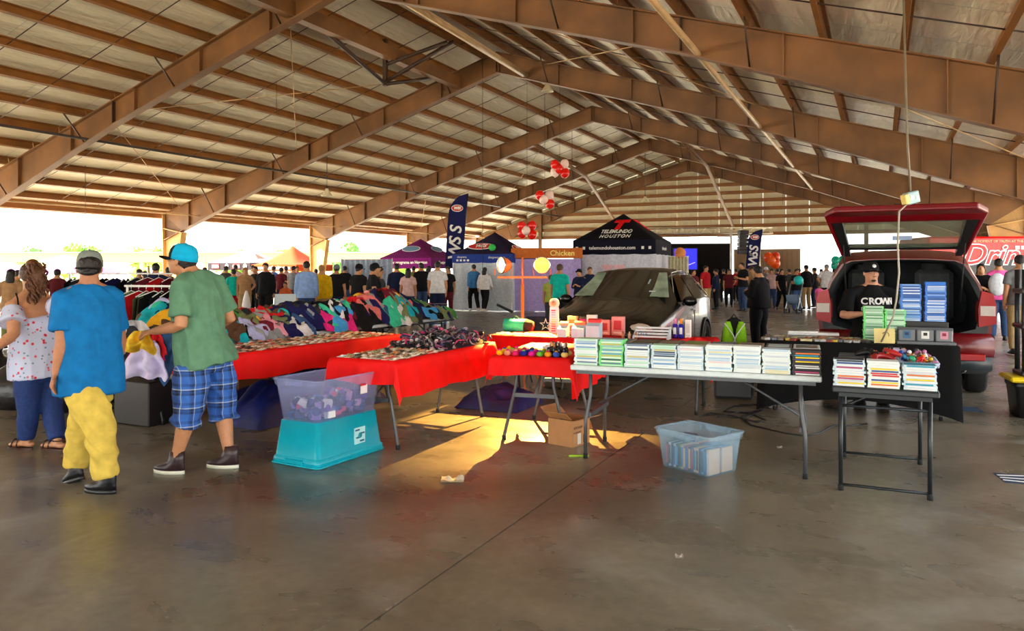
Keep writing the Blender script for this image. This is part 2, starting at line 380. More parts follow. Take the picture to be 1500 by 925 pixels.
# ------------------------------------------------------------------ outside
gnd=struct(MB().box((0,0,-.55),(400,400,.3)).build('ground',mat('pale_asphalt',srgb(206,196,174),.8,var=.1,scale=.5)))
# ------------------------------------------------------------------ people
def lerp(a,b,t): return Vector(a)+(Vector(b)-Vector(a))*t
def hand(mb, wr, tip, side, palm_n, r=1.0, curl=.35):
    # palm and five fingers; side +1 = thumb towards +lat
    wr=Vector(wr); d=(Vector(tip)-wr).normalized(); n=Vector(palm_n); n=(n-d*d.dot(n)).normalized(); lat=d.cross(n).normalized()*side
    mb.tube([wr-d*.01,wr+d*.03*r,wr+d*.085*r],[.024*r,.034*r,.036*r],10,lat=lat,asp=.45,dome=True)
    for k,(o,L) in enumerate([(.027,.074),(.009,.083),(-.009,.077),(-.026,.060)]):
        b=wr+d*(.080*r)+lat*o*r; p=[b-d*.02*r]; dd=d.copy()
        for q in range(3):
            dd=(dd+n*curl).normalized(); b=b+dd*L*r*(.42,.33,.25)[q]; p.append(b)
        mb.tube(p,[.0095*r,.0092*r,.0085*r,.0075*r],7,dome=True)
    b=wr+d*.03*r+lat*.022*r; p=[wr+d*.015*r+lat*.01*r,b]; dd=(d*.6+lat*.8+n*.25).normalized()
    for q in range(2): b=b+dd*.034*r; p.append(b); dd=(dd+d*.5+n*.2).normalized()
    mb.tube(p,[.014*r,.013*r,.0105*r,.009*r],7,dome=True)
def headmat(c, yaw=0, pitch=0, roll=0, s=1.0):
    return Matrix.Translation(c)@Matrix.Rotation(yaw,4,'Z')@Matrix.Rotation(-pitch,4,'X')@Matrix.Rotation(roll,4,'Y')@Matrix.Scale(s,4)
def head_geo(mb, X, fine=True, fat=1.0):
    # faces local +y; chin at z=-.115, crown at +.115
    mb.sphere((0,-.012,.028),(.076,.096,.088),16,11,X=X)
    mb.sphere((0,.012,-.035),(.063*fat,.074,.078),14,10,X=X)
    mb.sphere((0,.050,-.086),(.030*fat,.030,.026),10,7,X=X)
    for s in(-1,1):
        mb.sphere((s*.079,-.008,-.005),(.010,.019,.031),8,7,X=X)
        if fine:
            mb.sphere((s*.036*fat,.066,-.030),(.022,.018,.018),8,6,X=X)
            mb.sphere((s*.030,.082,.022),(.022,.010,.008),8,6,X=X)
            mb.sphere((s*.011,.101,-.030),(.008,.009,.008),7,5,X=X)
    mb.tube([(0,.083,.015),(0,.097,-.008),(0,.108,-.028)],[.009,.011,.014],8,X=X,dome=True)
    if fine:
        mb.tube([(-.020,.082,-.060),(0,.091,-.058),(.020,.082,-.060)],[.005,.008,.005],7,X=X,dome=True)
        mb.tube([(-.018,.080,-.069),(0,.089,-.069),(.018,.080,-.069)],[.005,.009,.005],7,X=X,dome=True)
def eyes(root, X, sk):
    for s in(-1,1):
        e=MB(); e.sphere((s*.030,.079,.006),(.013,.008,.0075),10,7,0,X=X); e.sphere((s*.030,.0855,.006),(.0052,.0025,.0055),8,6,1,X=X)
        e.tube([(s*.016,.086,.014),(s*.030,.089,.0165),(s*.044,.081,.013)],[.002,.003,.002],5,2,X=X)
        e.build('eye',[cm(220,214,208,'print'),cm(30,20,14,'gloss'),cm(40,28,22,'hair')],root)
        MB().tube([(s*.012,.091,.028),(s*.030,.093,.034),(s*.050,.079,.028)],[.003,.005,.003],6,X=X).build('eyebrow',cm(34,24,18,'hair'),root)
def hair_geo(mb, X, front=.055, back=-.06, side=0.0, sc=1.06, seed=0):
    # skull cap whose lower edge follows the hairline
    n,m=22,8; rings=[]
    for i in range(m+1):
        q=i/m; r=[]
        for j in range(n):
            az=2*PI*j/n; f=math.sin(az); low=(front if f>0 else side+(back-side)*(-f)) if f<=0 else side+(front-side)*f**1.5
            z=.118-(.118-low)*q; zz=min(1,max(-1,(z-.024)/.096)); k=math.sqrt(max(.0,1-zz*zz)) if z>.024 else 1-.16*((.024-z)/.09)
            w=.004*noise.noise((math.cos(az)*4+seed,math.sin(az)*4,q*5))
            r.append((.079*sc*k*math.cos(az)+w,-.012+.100*sc*k*math.sin(az)+w,z))
        rings.append(r)
    inner=[[(x*.9,-.012+(y+.012)*.9,z) for x,y,z in rings[-1]]]
    mb.loft(rings+inner,0,True,True,X)
def cap_geo(mb, X, back=False, peak=1, mi=(0,1), brim=True):
    # flat-brim snapback: crown, button, brim, strap opening when seen from behind
    n=24; rings=[]
    for z,k in((.012,1.10),(.05,1.10),(.085,1.02),(.115,.86),(.133,.55),(.140,.12)):
        rings.append([(.080*k*math.cos(2*PI*j/n),-.012+.101*k*math.sin(2*PI*j/n),z) for j in range(n)])
    mb.loft(rings,mi[0],True,True,X); mb.sphere((0,-.012,.141),(.009,.009,.006),8,5,mi[0],X=X)
    if brim:
        s=1
        def bp(u,v):
            a=(u-.5)*2*1.25; x0=.088*math.sin(a); y0=.111*math.cos(a)-.012
            return (x0*(1+.05*v),y0*(1)+v*(.085*math.cos(a*.75)),.014-.012*(abs(x0)/.088)**2*v)
        mb.grid(bp,14,6,mi[1],True,X)
        mb.grid(lambda u,v:tuple(Vector(bp(1-u,v))-Vector((0,0,.006))),14,6,mi[1],True,X)
def torso_rings(levels, lat, n=26):
    R=[]
    lat=Vector(lat).normalized()
    for k,(c,a,b,ex) in enumerate(levels):
        c=Vector(c); up=Vector(levels[min(k+1,len(levels)-1)][0])-Vector(levels[max(k-1,0)][0]); up.normalize()
        u=(lat-up*up.dot(lat)).normalized(); w=up.cross(u)
        R.append([c+u*(a*math.copysign(abs(math.cos(2*PI*j/n))**(2/ex),math.cos(2*PI*j/n)))+w*(b*math.copysign(abs(math.sin(2*PI*j/n))**(2/ex),math.sin(2*PI*j/n))) for j in range(n)])
    return R
def shoe_geo(an, yaw, L=.27, h=.10, w=.048, pitch=0):
    # returns (upper, sole) mesh builders, ankle over the heel; toe along local +y turned by yaw; ankle height sets the floor
    up,so=MB(),MB(); X=Matrix.Translation(an)@Matrix.Rotation(yaw,4,'Z')@Matrix.Rotation(pitch,4,'X')@Matrix.Translation((0,0,-an[2] if pitch==0 else -.085))
    def outline(k,z,y0=-.075,s=1.0,x0=0):
        o=[]
        for j in range(18):
            a=2*PI*j/18; y=math.sin(a); x=math.cos(a); yy=y0+L*(.5+.5*y); t=(yy-y0)/L
            ww=w*(.78+.30*math.sin(PI*min(1,t*1.05))**1.0*(.6+.4*t))
            o.append((x*ww*s*k+x0,yy*1.0 if k>.99 else y0+L*.5+(yy-y0-L*.5)*(.5+.5*k),z))
        return o
    so.loft([outline(1.0,0),outline(1.04,.012),outline(1.02,.026)],0,True,True,X)
    def sec(f,z,sx): # upper section shrinking towards the ankle
        o=[]
        for j in range(18):
            a=2*PI*j/18; y=math.sin(a); x=math.cos(a); y1=-.072; y2=y1+f
            o.append((x*sx,(y1+y2)/2+(y2-y1)/2*y,z))
        return o
    up.loft([outline(1.0,.024),[(x*.98,y-.002*(y>0.1),.045+.010*(y<.05)) for x,y,z in outline(.99,.05)],sec(L*.72,.066+.0,w*.92),sec(L*.55,.082,w*.88),sec(.125,.105,w*.85),sec(.112,h+.02,w*.86)],0,True,True,X)
    return up,so
BASE=dict(pel=(0,0,.95),waist=(0,.0,1.09),chest=(0,.01,1.29),neck=(0,-.025,1.485),head=(0,.015,1.625),
 shL=(-.18,-.015,1.405),elL=(-.225,-.04,1.12),wrL=(-.235,.03,.885),tipL=(-.23,.05,.70),
 hipL=(-.09,0,.92),knL=(-.105,.02,.50),anL=(-.11,-.02,.085))
def full(J):
    K=dict(BASE)
    for a in list(K):
        if a.endswith('L'): v=K[a]; K[a[:-1]+'R']=(-v[0],v[1],v[2])
    K.update(J); return {k:Vector(v) for k,v in K.items()}
def person_meshes(J, o, fine=False):
    """J joints, o options -> list of (part name, mesh, parent part or None)"""
    J=full(J); st=o.get('stout',1.0); s=o.get('s',1.0); vx=.0075 if fine else .019
    lat=(J['shR']-J['shL']).normalized(); lath=(J['hipR']-J['hipL']).normalized(); fwd=Vector((0,0,1)).cross(lat).normalized()
    out=[]; sk=o['skin']; X=headmat(J['head'],o.get('yaw',0),o.get('pitch',.0),o.get('roll',0),s*o.get('hs',1.0))
    b=MB(); head_geo(b,X,fine,o.get('fat',1.0))
    nk=J['neck']; b.tube([nk-Vector((0,0,.05*s)),lerp(nk,J['head'],.35),lerp(nk,J['head'],.72)],[.080*s,.064*s*st**.5,.060*s*st**.5],12,dome=True)
    for S in'LR': b.tube([nk+Vector((0,0,.02*s)),lerp(nk,J['sh'+S],.45)+Vector((0,0,.012*s)),J['sh'+S]],[.048*s,.050*s,.052*s],10,dome=True)
    wa,ch,pe=J['waist'],J['chest'],J['pel']; shc=(J['shL']+J['shR'])/2; stw=o.get('belly',st)
    lv=[(pe-(wa-pe)*.5,.135*s*st,.105*s*stw,2.2),(pe,.16*s*st,.12*s*stw,2.2),(wa,.142*s*st,.108*s*stw,2.2),(ch,.158*s*st,.118*s*st,2.3),(lerp(ch,shc,.75),.150*s*st,.098*s*st,2.3),(lerp(shc,nk,.75),.085*s,.066*s,2)]
    b.loft(torso_rings(lv,lat))
    for S in'LR':
        sh,el,wr,tip=J['sh'+S],J['el'+S],J['wr'+S],J['tip'+S]
        b.tube([lerp(sh,nk,.35),sh,lerp(sh,el,.35),el,lerp(el,wr,.3),wr],[.050*s,.056*s*st,.050*s*st,.041*s*st,.042*s*st,.027*s],12,dome=True)
        pn=o.get('palm'+S,lat*(1 if S=='L' else -1)); hand(b,wr,tip,o.get('thumb'+S,1 if S=='L' else -1),pn,s*o.get('hr',1.0),o.get('curl'+S,.35))
        hp,kn,an=J['hip'+S],J['kn'+S],J['an'+S]
        b.tube([hp,lerp(hp,kn,.3),kn,lerp(kn,an,.28),lerp(kn,an,.8),an-Vector((0,0,.02))],[.092*s*st,.083*s*st,.056*s*st,.058*s*st,.040*s*st**.6,.038*s],12,dome=True)
        if o.get('barefoot'):
            fy=o.get('foot'+S,0); d=Vector((-math.sin(fy),math.cos(fy),0)); p=Vector((an.x,an.y,0))
            b.tube([p-d*.05+Vector((0,0,.045)),p+d*.03+Vector((0,0,.05)),p+d*.11+Vector((0,0,.036)),p+d*.17+Vector((0,0,.028))],[.032,.038,.036,.022],10,lat=d.cross(Vector((0,0,1))),asp=.7,dome=True)
    out.append(('body',remesh(b,vx,4 if fine else 2,'body',[sk]),None))
    # ---- shirt
    if o.get('shirt'):
        t=MB(); h=o.get('hem',.0); e=.014*s+.0
        drop=pe-(wa-pe)*(.25+h)
        k=o.get('loose',1.10)
        nk2=lerp(shc,nk,.62)
        lv=[(drop,.182*s*st*k,.156*s*stw*k,2.4),(pe,.180*s*st*k,.154*s*stw*k,2.4),(wa,.158*s*st*k,.134*s*stw*k,2.3),(ch,.164*s*st*k,.128*s*st*k,2.3),(lerp(ch,shc,.7),.160*s*st*k,.108*s*st*k,2.2),(lerp(shc,nk,.15),.128*s*k,.090*s*k,2.0),(lerp(shc,nk,.55),.096*s*k,.080*s*k,2),(lerp(shc,nk,1.0)+Vector((0,0,.012*s)),.078*s,.076*s,2)]
        if o.get('offshoulder'): lv=lv[:4]+[(lerp(ch,shc,.40),.205*s*st,.120*s*st,2.2)]
        t.loft(torso_rings(lv,lat))
        L=o.get('sleeve',.62)
        for S in'LR':
            sh,el,wr=J['sh'+S],J['el'+S],J['wr'+S]
            r0=.068*s*st
            if o.get('offshoulder'):
                t.tube([lerp(sh,el,.12),lerp(sh,el,.4),lerp(sh,el,.62)],[.070*s*st,.082*s*st,.095*s*st],14)
            elif L<=1: t.tube([lerp(sh,nk,.85)-Vector((0,0,.015*s)),lerp(sh,nk,.45),lerp(sh,el,.03),lerp(sh,el,L*.5),lerp(sh,el,L)],[.056*s,.061*s,.064*s*st,.066*s*st,.074*s*st],14)
            elif L>0: t.tube([lerp(sh,nk,.85)-Vector((0,0,.015*s)),lerp(sh,nk,.45),lerp(sh,el,.05),lerp(sh,el,.5),el,lerp(el,wr,.5),lerp(el,wr,L-1)],[.056*s,.060*s,.064*s*st,.062*s*st,.054*s*st,.050*s*st,.044*s],14)
        out.append(('shirt',remesh(t,vx*1.15,5 if fine else 2,'shirt',[o['shirt']],(9,9,4,.006*o.get('folds',1),o.get('seed',0)) if fine else None),None))
    # ---- trousers
    if o.get('pants'):
        t=MB(); f=o.get('leg',1.0); k=o.get('legk',1.0); top=lerp(pe,wa,.45)
        cr=lerp(J['hipL'],J['hipR'],.5)-Vector((0,0,.085*s))
        t.loft(torso_rings([(cr,.115*s*st,.105*s*stw,2.2),(lerp(cr,pe,.5),.165*s*st,.130*s*stw,2.3),(pe,.162*s*st,.128*s*stw,2.3),(top,.150*s*st,.116*s*stw,2.2)],lath))
        for S in'LR':
            hp,kn,an=J['hip'+S],J['kn'+S],J['an'+S]
            end=lerp(kn,an,f-1) if f>1 else lerp(hp,kn,f)
            pts=[hp+Vector((0,0,.01)),lerp(hp,kn,.4)]; rr=[.092*s*st,.095*s*st*k]
            if f>1: pts+=[kn,lerp(kn,an,min(.5,(f-1)*.5)),end]; rr+=[.072*s*st*k,.068*s*st*k,(.056*s*st*k if f>1.5 else .084*s*st*k)]
            else: pts+=[lerp(hp,kn,(.4+f)/2),end]; rr+=[.094*s*st*k,.092*s*st*k]
            t.tube(pts,rr,16)
        out.append(('trousers' if f>1.4 else 'shorts',remesh(t,vx*1.15,2 if fine else 1,'trousers',[o['pants']],(7,7,10,.006*o.get('folds',1),3+o.get('seed',0)) if fine else None),None))
    # ---- hair, hat
    hm=MB(); hk=o.get('hair','short'); hc=o.get('haircol')
    if hk!='none':
        hair_geo(hm,X,*( (.062,-.055,-.01) if hk!='long' else (.060,-.08,-.045)),sc=1.07 if hk!='long' else 1.12)
        if hk=='long':
            hm.tube([X@Vector((0,-.05,.05)),X@Vector((0,-.085,-.06)),X@Vector((0,-.085,-.17)),X@Vector((0,-.07,-.25))],[.07*s,.088*s,.085*s,.05*s],12,lat=X.to_3x3()@Vector((1,0,0)),asp=.55,dome=True)
        if hk=='bun': hm.sphere((0,-.10,.06),(.045,.04,.045),10,7,X=X)
        out.append(('hair',hm.mesh('hair',[hc]),None))
    if o.get('cap'):
        c=MB(); cx=X@Matrix.Rotation(o.get('capyaw',0),4,'Z')@Matrix.Rotation(o.get('captilt',0),4,'X'); cap_geo(c,cx); out.append(('cap',c.mesh('cap',[o['cap'],o.get('brimcol',o['cap'])]),None))
    if not o.get('barefoot'):
        for S in'LR':
            u,so=shoe_geo(J['an'+S],o.get('foot'+S,0),.265*s*o.get('fs',1),o.get('shoeh',.10)*s,.048*s,o.get('fp'+S,0))
            out.append(('shoe',u.mesh('shoe',[o['shoe']]),None)); out.append(('sole',so.mesh('sole',[o.get('sole',o['shoe'])]),'shoe'))
    return out
def assemble(root, parts):
    last=None; obs={}
    for nm,me,par in parts:
        ob=link(nm,me,last if par else root); last=ob if not par else last
        obs.setdefault(nm,[]).append(ob)
    return obs
TAN=cm(196,138,98,'skin'); TAN2=cm(178,118,82,'skin'); PALE=cm(214,164,130,'skin'); BROWN=cm(122,76,52,'skin')
HBLK=cm(24,18,16,'hair'); HBRN=cm(74,44,24,'hair'); HGRY=cm(150,146,140,'hair'); HBLD=cm(170,124,70,'hair')
def rel(o,J): return {k:(Vector(v)-Vector(o)) for k,v in J.items()}

# --- fabrics of the four shoppers in front
def floral():
    m=mat('floral_blouse',srgb(206,212,240),.8,var=0); n,l,b=nodes(m); tc=n.new('ShaderNodeTexCoord')
    def vor(sc,seed):
        mp=n.new('ShaderNodeMapping'); mp.inputs['Location'].default_value=(seed,seed*.7,seed*.3); l.new(tc.outputs['Object'],mp.inputs[0])
        v=n.new('ShaderNodeTexVoronoi'); v.inputs['Scale'].default_value=sc; l.new(mp.outputs[0],v.inputs['Vector']); return v.outputs['Distance']
    def lt(s_,t):
        q=n.new('ShaderNodeMath'); q.operation='LESS_THAN'; q.inputs[1].default_value=t; l.new(s_,q.inputs[0]); return q.outputs[0]
    def mix(f,a,c):
        q=n.new('ShaderNodeMix'); q.data_type='RGBA'; l.new(f,q.inputs[0])
        if isinstance(a,tuple): q.inputs[6].default_value=(*a,1)
        else: l.new(a,q.inputs[6])
        q.inputs[7].default_value=(*c,1); return q.outputs[2]
    c=mix(lt(vor(24,3.1),.20),srgb(206,214,244),srgb(120,150,170)); c=mix(lt(vor(21,0),.26),c,srgb(226,120,140)); c=mix(lt(vor(21,0),.16),c,srgb(206,30,60)); l.new(c,b.inputs['Base Color']); return m
def plaid():
    m=mat('blue_plaid',srgb(60,110,170),.8,var=0); n,l,b=nodes(m); tc=n.new('ShaderNodeTexCoord'); sx=n.new('ShaderNodeSeparateXYZ'); l.new(tc.outputs['Object'],sx.inputs[0])
    ad=n.new('ShaderNodeMath'); ad.operation='ADD'; l.new(sx.outputs[0],ad.inputs[0]); l.new(sx.outputs[1],ad.inputs[1])
    def ramp(src,per,stops):
        q=n.new('ShaderNodeMath'); q.operation='MULTIPLY'; q.inputs[1].default_value=1/per; l.new(src,q.inputs[0]); f=n.new('ShaderNodeMath'); f.operation='FRACT'; l.new(q.outputs[0],f.inputs[0])
        r=n.new('ShaderNodeValToRGB'); r.color_ramp.interpolation='CONSTANT'; l.new(f.outputs[0],r.inputs[0]); e=r.color_ramp.elements
        for i,(p,c) in enumerate(stops):
            x=e[i] if i<2 else e.new(p); x.position=p; x.color=(*c,1)
        return r.outputs[0]
    A=srgb(50,104,190);D=srgb(14,18,40);Wt=srgb(190,204,220);Bl=srgb(28,66,130)
    h=ramp(sx.outputs[2],.135,[(0,A),(.38,D),(.50,Bl),(.58,D),(.66,Wt),(.72,A),(.85,Bl)])
    v=ramp(ad.outputs[0],.115,[(0,A),(.30,Bl),(.46,D),(.60,Bl),(.70,Wt),(.76,A)])
    q=n.new('ShaderNodeMix'); q.data_type='RGBA'; q.inputs[0].default_value=.5; l.new(h,q.inputs[6]); l.new(v,q.inputs[7]); l.new(q.outputs[2],b.inputs['Base Color']); return m
denim=mat('dark_denim',srgb(24,52,112),.8,var=.25,scale=40,bump=.2)
# --- man in blue tee
o0=Vector(((128-750)/1100*5.15,5.15,0))
def Q(px,py,Y=5.15): return P(px,py,Y)-o0
t=thing('person','man in blue tee, khaki trousers and backward grey cap seen from behind','person',o0)
J=dict(pel=Q(131,540),waist=Q(131,508),chest=Q(131,468),neck=Q(131,421),head=Q(131,394),
 shL=Q(94,436,5.03),elL=Q(91,503,4.98),wrL=Q(82,546,4.95),tipL=Q(72,580,4.93),
 shR=Q(166,433,5.27),elR=Q(176,500,5.35),wrR=Q(168,545,5.2),tipR=Q(160,575,5.1),
 hipL=Q(115,552,5.08),knL=Q(146,628,5.02),anL=Q(156,703,5.02),hipR=Q(146,548,5.24),knR=Q(122,622,5.28),anR=Q(110,688,5.27))
X0=dict(skin=TAN2,shirt=cm(16,112,178),pants=cm(214,186,84),shoe=cm(16,18,24,'plastic'),sole=cm(26,28,30,'plastic'),haircol=HBLK,cap=cm(128,138,132),brimcol=cm(40,44,46),
 capyaw=PI-.15,captilt=-.08,yaw=.45,pitch=0.05,s=.93,stout=1.10,hem=.82,sleeve=.72,loose=1.15,leg=1.93,legk=1.24,footL=1.35,footR=1.1,fpR=-.35,seed=2,shoeh=.115,folds=2.4,palmL=(1,0.3,0))
ob=assemble(t,person_meshes(J,X0,True))
Xh=headmat(J['head'],.45,.05,0,.93)
c=MB(); c.tube([tuple(Vector((.032*math.cos(a),-.116,.030+.036*math.sin(a)))) for a in [PI*k/10 for k in range(11)]],.003,5,X=Xh); c.prism([(.030*math.cos(a),.030+.034*math.sin(a)) for a in [PI*k/10 for k in range(11)]],-.122,-.115,lambda u,v,w:(u,w,v),X=Xh); c.build('strap_opening',HBLK,ob['cap'][0])
# --- woman with floral blouse
o1=Vector(((55-750)/1100*6.3,6.3,0))
def Q(px,py,Y=6.3): return P(px,py,Y)-o1
t=thing('person','woman in floral off shoulder blouse and jeans with curly brown ponytail','person',o1)
J=dict(pel=Q(54,533),waist=Q(52,500),chest=Q(50,470),neck=Q(48,428),head=Q(44,404),
 shL=Q(19,449,6.15),elL=Q(20,490,6.0),wrL=Q(-8,512,5.85),tipL=Q(-40,522,5.8),
 shR=Q(78,448,6.42),elR=Q(98,452,6.05),wrR=Q(98,428,5.55),tipR=Q(112,418,5.36),
 hipL=Q(40,545,6.2),knL=Q(42,602,6.2),anL=Q(38,645,6.24),hipR=Q(70,545,6.4),knR=Q(76,600,6.3),anR=Q(84,650,6.2))
J['anL'].z=.075; J['anR'].z=.075
X1=dict(skin=cm(204,146,108,'skin'),shirt=floral(),pants=denim,haircol=HBRN,offshoulder=True,yaw=.62,pitch=-.02,s=.94,stout=1.16,belly=1.22,hem=.35,loose=1.06,leg=1.93,legk=1.0,barefoot=True,footL=1.25,footR=1.2,seed=5,hair='short',curlR=.12,palmR=(0,0,-1),folds=.8)
ob=assemble(t,person_meshes(J,X1,True))
Xw=headmat(J['head'],.62,-.02,0,.94)
pm=MB(); random.seed(3)
base=[Vector((.02,-.10,.085)),Vector((.05,-.14,.02)),Vector((.06,-.135,-.08)),Vector((.05,-.12,-.16))]
pm.tube(base,[.05,.06,.055,.025],12,X=Xw,dome=True); pm.sphere((.015,-.085,.10),(.055,.05,.05),12,8,X=Xw)
for k in range(46):
    a=random.uniform(0,2*PI); z0=random.uniform(.0,.12); L=random.uniform(.14,.30); r=random.uniform(.035,.075); pts=[]
    for i in range(12):
        q=i/11; ph=a*3+q*14; pts.append((.035+.02*q+r*math.cos(a)+.014*math.cos(ph),-.125+r*.8*math.sin(a)+.014*math.sin(ph),z0-L*q))
    pm.tube(pts,[.010]*11+[.003],5,X=Xw)
pm.build('ponytail',cm(92,52,24,'hair'),ob['hair'][0])
MB().tube([J['shL'].lerp(J['neck'],.55)+Vector((.0,-.10,.045)),J['shL'].lerp(J['neck'],.75)+Vector((.01,-.145,-.02)),J['chest']+Vector((.0,-.19,.06))],.006,6).build('bra_strap',cm(20,16,24),t)
for S,fy in(('L',1.25),('R',1.2)):
    an=J['an'+S]; sd=MB(); Xs=Matrix.Translation((an.x,an.y,0))@Matrix.Rotation(fy,4,'Z')
    ol=[(.040*math.cos(2*PI*k/18)*(1+.12*math.sin(2*PI*k/18)),.062+.135*math.sin(2*PI*k/18)) for k in range(18)]
    sd.prism(ol,0,.016,lambda u,v,w:(u,v,w),0,Xs)
    sl=sd.build('sandal',cm(74,40,26,'plastic'),t)
    for y,zz in((.12,.062),(.06,.080)): MB().tube([(.040*math.cos(a),y,.014+zz*math.sin(a)) for a in [PI*k/8 for k in range(9)]],.006,6,X=Xs).build('strap',cm(66,34,22,'plastic'),sl)
    MB().tube([(.042*math.cos(a),-.045+.03*math.sin(a)*0,.095-.02*abs(math.sin(a))) if False else (.045*math.cos(a),-.012+.050*math.sin(a),.085) for a in [2*PI*k/14 for k in range(15)]],.005,6,X=Xs).build('strap',cm(66,34,22,'plastic'),sl)
# --- man in green tee
o2=Vector(((290-750)/1100*5.6,5.6,0))
def Q(px,py,Y=5.6): return P(px,py,Y)-o2
t=thing('person','man in green tee, plaid shorts and cyan cap looking at the clothes','person',o2)
J=dict(pel=Q(300,517),waist=Q(292,488),chest=Q(290,450),neck=Q(283,404),head=Q(266,383),
 shL=Q(266,417,5.42),elL=Q(265,477,5.36),wrL=Q(224,486,5.5),tipL=Q(199,489,5.56),
 shR=Q(314,411,5.78),elR=Q(337,468,5.86),wrR=Q(290,487,6.05),tipR=Q(262,490,6.1),
 hipL=Q(283,527,5.5),knL=Q(276,605,5.47),anL=Q(257,672,5.5),hipR=Q(316,525,5.72),knR=Q(326,600,5.72),anR=Q(336,675,5.66))
J['anL'].z=.085;J['anR'].z=.085
X2=dict(skin=TAN,shirt=cm(96,140,112),pants=plaid(),shoe=cm(52,34,38,'plastic'),sole=cm(222,224,206,'plastic'),haircol=HBLK,cap=cm(16,176,226),brimcol=cm(16,22,30),
 yaw=1.42,pitch=-.30,captilt=-.12,s=.97,stout=1.12,belly=1.16,hem=.45,sleeve=.78,loose=1.10,leg=1.22,legk=1.25,footL=1.35,footR=1.45,seed=9,shoeh=.15,fat=1.1,curlL=.5,palmL=(0,.4,-1),folds=1.8)
ob=assemble(t,person_meshes(J,X2,True)); Xg=headmat(J['head'],1.42,-.30,0,.97)
eyes(t,Xg,TAN)
Xc=Xg@Matrix.Rotation(-.12,4,'X'); c=MB()
n=24; c.loft([[(.0815*k*math.cos(PI*j/n-0),-.012+.103*k*math.sin(PI*j/n),z) for j in range(4,n-3)] for z,k in((.014,1.11),(.05,1.11),(.085,1.035),(.112,.89))],0,True,False,Xc,closed=False); c.build('front_panel',cm(16,22,30),ob['cap'][0])
# --- man cut by the left edge
o3=Vector((-4.45,5.95,0))
t=thing('person','man in navy shirt and white shorts cut off by the left edge','person',o3)
ob=assemble(t,person_meshes(dict(),dict(skin=TAN2,shirt=cm(18,24,48),pants=cm(206,214,216),shoe=cm(60,40,30,'plastic'),haircol=HBLK,yaw=.5,s=.97,leg=1.10,legk=1.15,sleeve=.7,stout=1.05,footL=.5,footR=.4,seed=4),True)); t.rotation_euler.z=.6
# --- seller
o4=Vector(((1277-750)/1100*8.62,8.62,0))
def Q(px,py,Y=8.62): return P(px,py,Y)-o4
t=thing('person','seller in black tee and cap sitting in the open red hatch','person',o4)
J=dict(pel=Q(1277,492,8.68),waist=Q(1277,474,8.66),chest=Q(1276,447,8.62),neck=Q(1277,420,8.66),head=Q(1276,400,8.60),
 shL=Q(1307,431),elL=Q(1318,462,8.55),wrL=Q(1296,467,8.33),tipL=Q(1278,466,8.22),
 shR=Q(1245,431),elR=Q(1236,463,8.5),wrR=Q(1262,460,8.28),tipR=Q(1281,455,8.17),
 hipL=Q(1288,497,8.6),hipR=Q(1266,497,8.6),knL=Q(1294,520,8.28),knR=Q(1260,520,8.28))
for S in'LR': k=J['kn'+S]; k.z=.52; J['an'+S]=Vector((k.x,k.y+.06,.085))
X4=dict(skin=cm(206,150,120,'skin'),shirt=cm(14,15,18),pants=cm(20,22,26),shoe=cm(20,20,22,'plastic'),haircol=HBLK,cap=cm(18,20,24),yaw=PI-.06,pitch=-.06,s=.97,stout=1.18,belly=1.25,sleeve=.85,hem=.1,footL=PI,footR=PI,fat=1.12,seed=11,leg=1.93)
ob=assemble(t,person_meshes(J,X4,True)); Xs=headmat(J['head'],PI-.06,-.06,0,.97); eyes(t,Xs,TAN)
b=MB(); b.sphere((0,.067,-.095),(.030,.022,.014),10,6,X=Xs); b.tube([(-.02,.093,-.048),(0,.099,-.047),(.02,.093,-.048)],[.003,.004,.003],6,X=Xs); b.build('beard',cm(44,28,22,'hair'),t)
MB().lathe([(.0,0),(.022,0),(.022,.004),(.0,.004)],14,X=Xs@Matrix.Translation((0,.093,.075))@Matrix.Rotation(-PI/2+.35,4,'X')).build('cap_badge',white_ink,ob['cap'][0])
sh=ob['shirt'][0]
def onto(ob,x,z,y0=-.8,d=(0,1,0)):
    hit,loc,nn,_=ob.ray_cast(Vector((x,y0,z)),Vector(d)); return loc if hit else Vector((x,0,z))
_dg().update()
for i,ch_ in enumerate('CROWN'):
    x=J['chest'].x+(-.152,-.070,.008,.098,.178)[i]*.88; lc=onto(sh,x,J['chest'].z+.045); l2=onto(sh,x+.02,J['chest'].z+.045)
    text(ch_,.105,white_ink,sh,lc+Vector((0,-.004,0)),(PI/2-.05,0,math.atan2(l2.y-lc.y,.02)*.8),ext=.008,bold=.003)
for i,ch_ in enumerate('DEALER'):
    x=J['chest'].x-.15+.040*i; lc=onto(sh,x,J['chest'].z-.04); l2=onto(sh,x+.02,J['chest'].z-.04)
    text(ch_,.055,white_ink,sh,lc+Vector((0,-.004,0)),(PI/2-.05,0,math.atan2(l2.y-lc.y,.02)*.8),ext=.008)
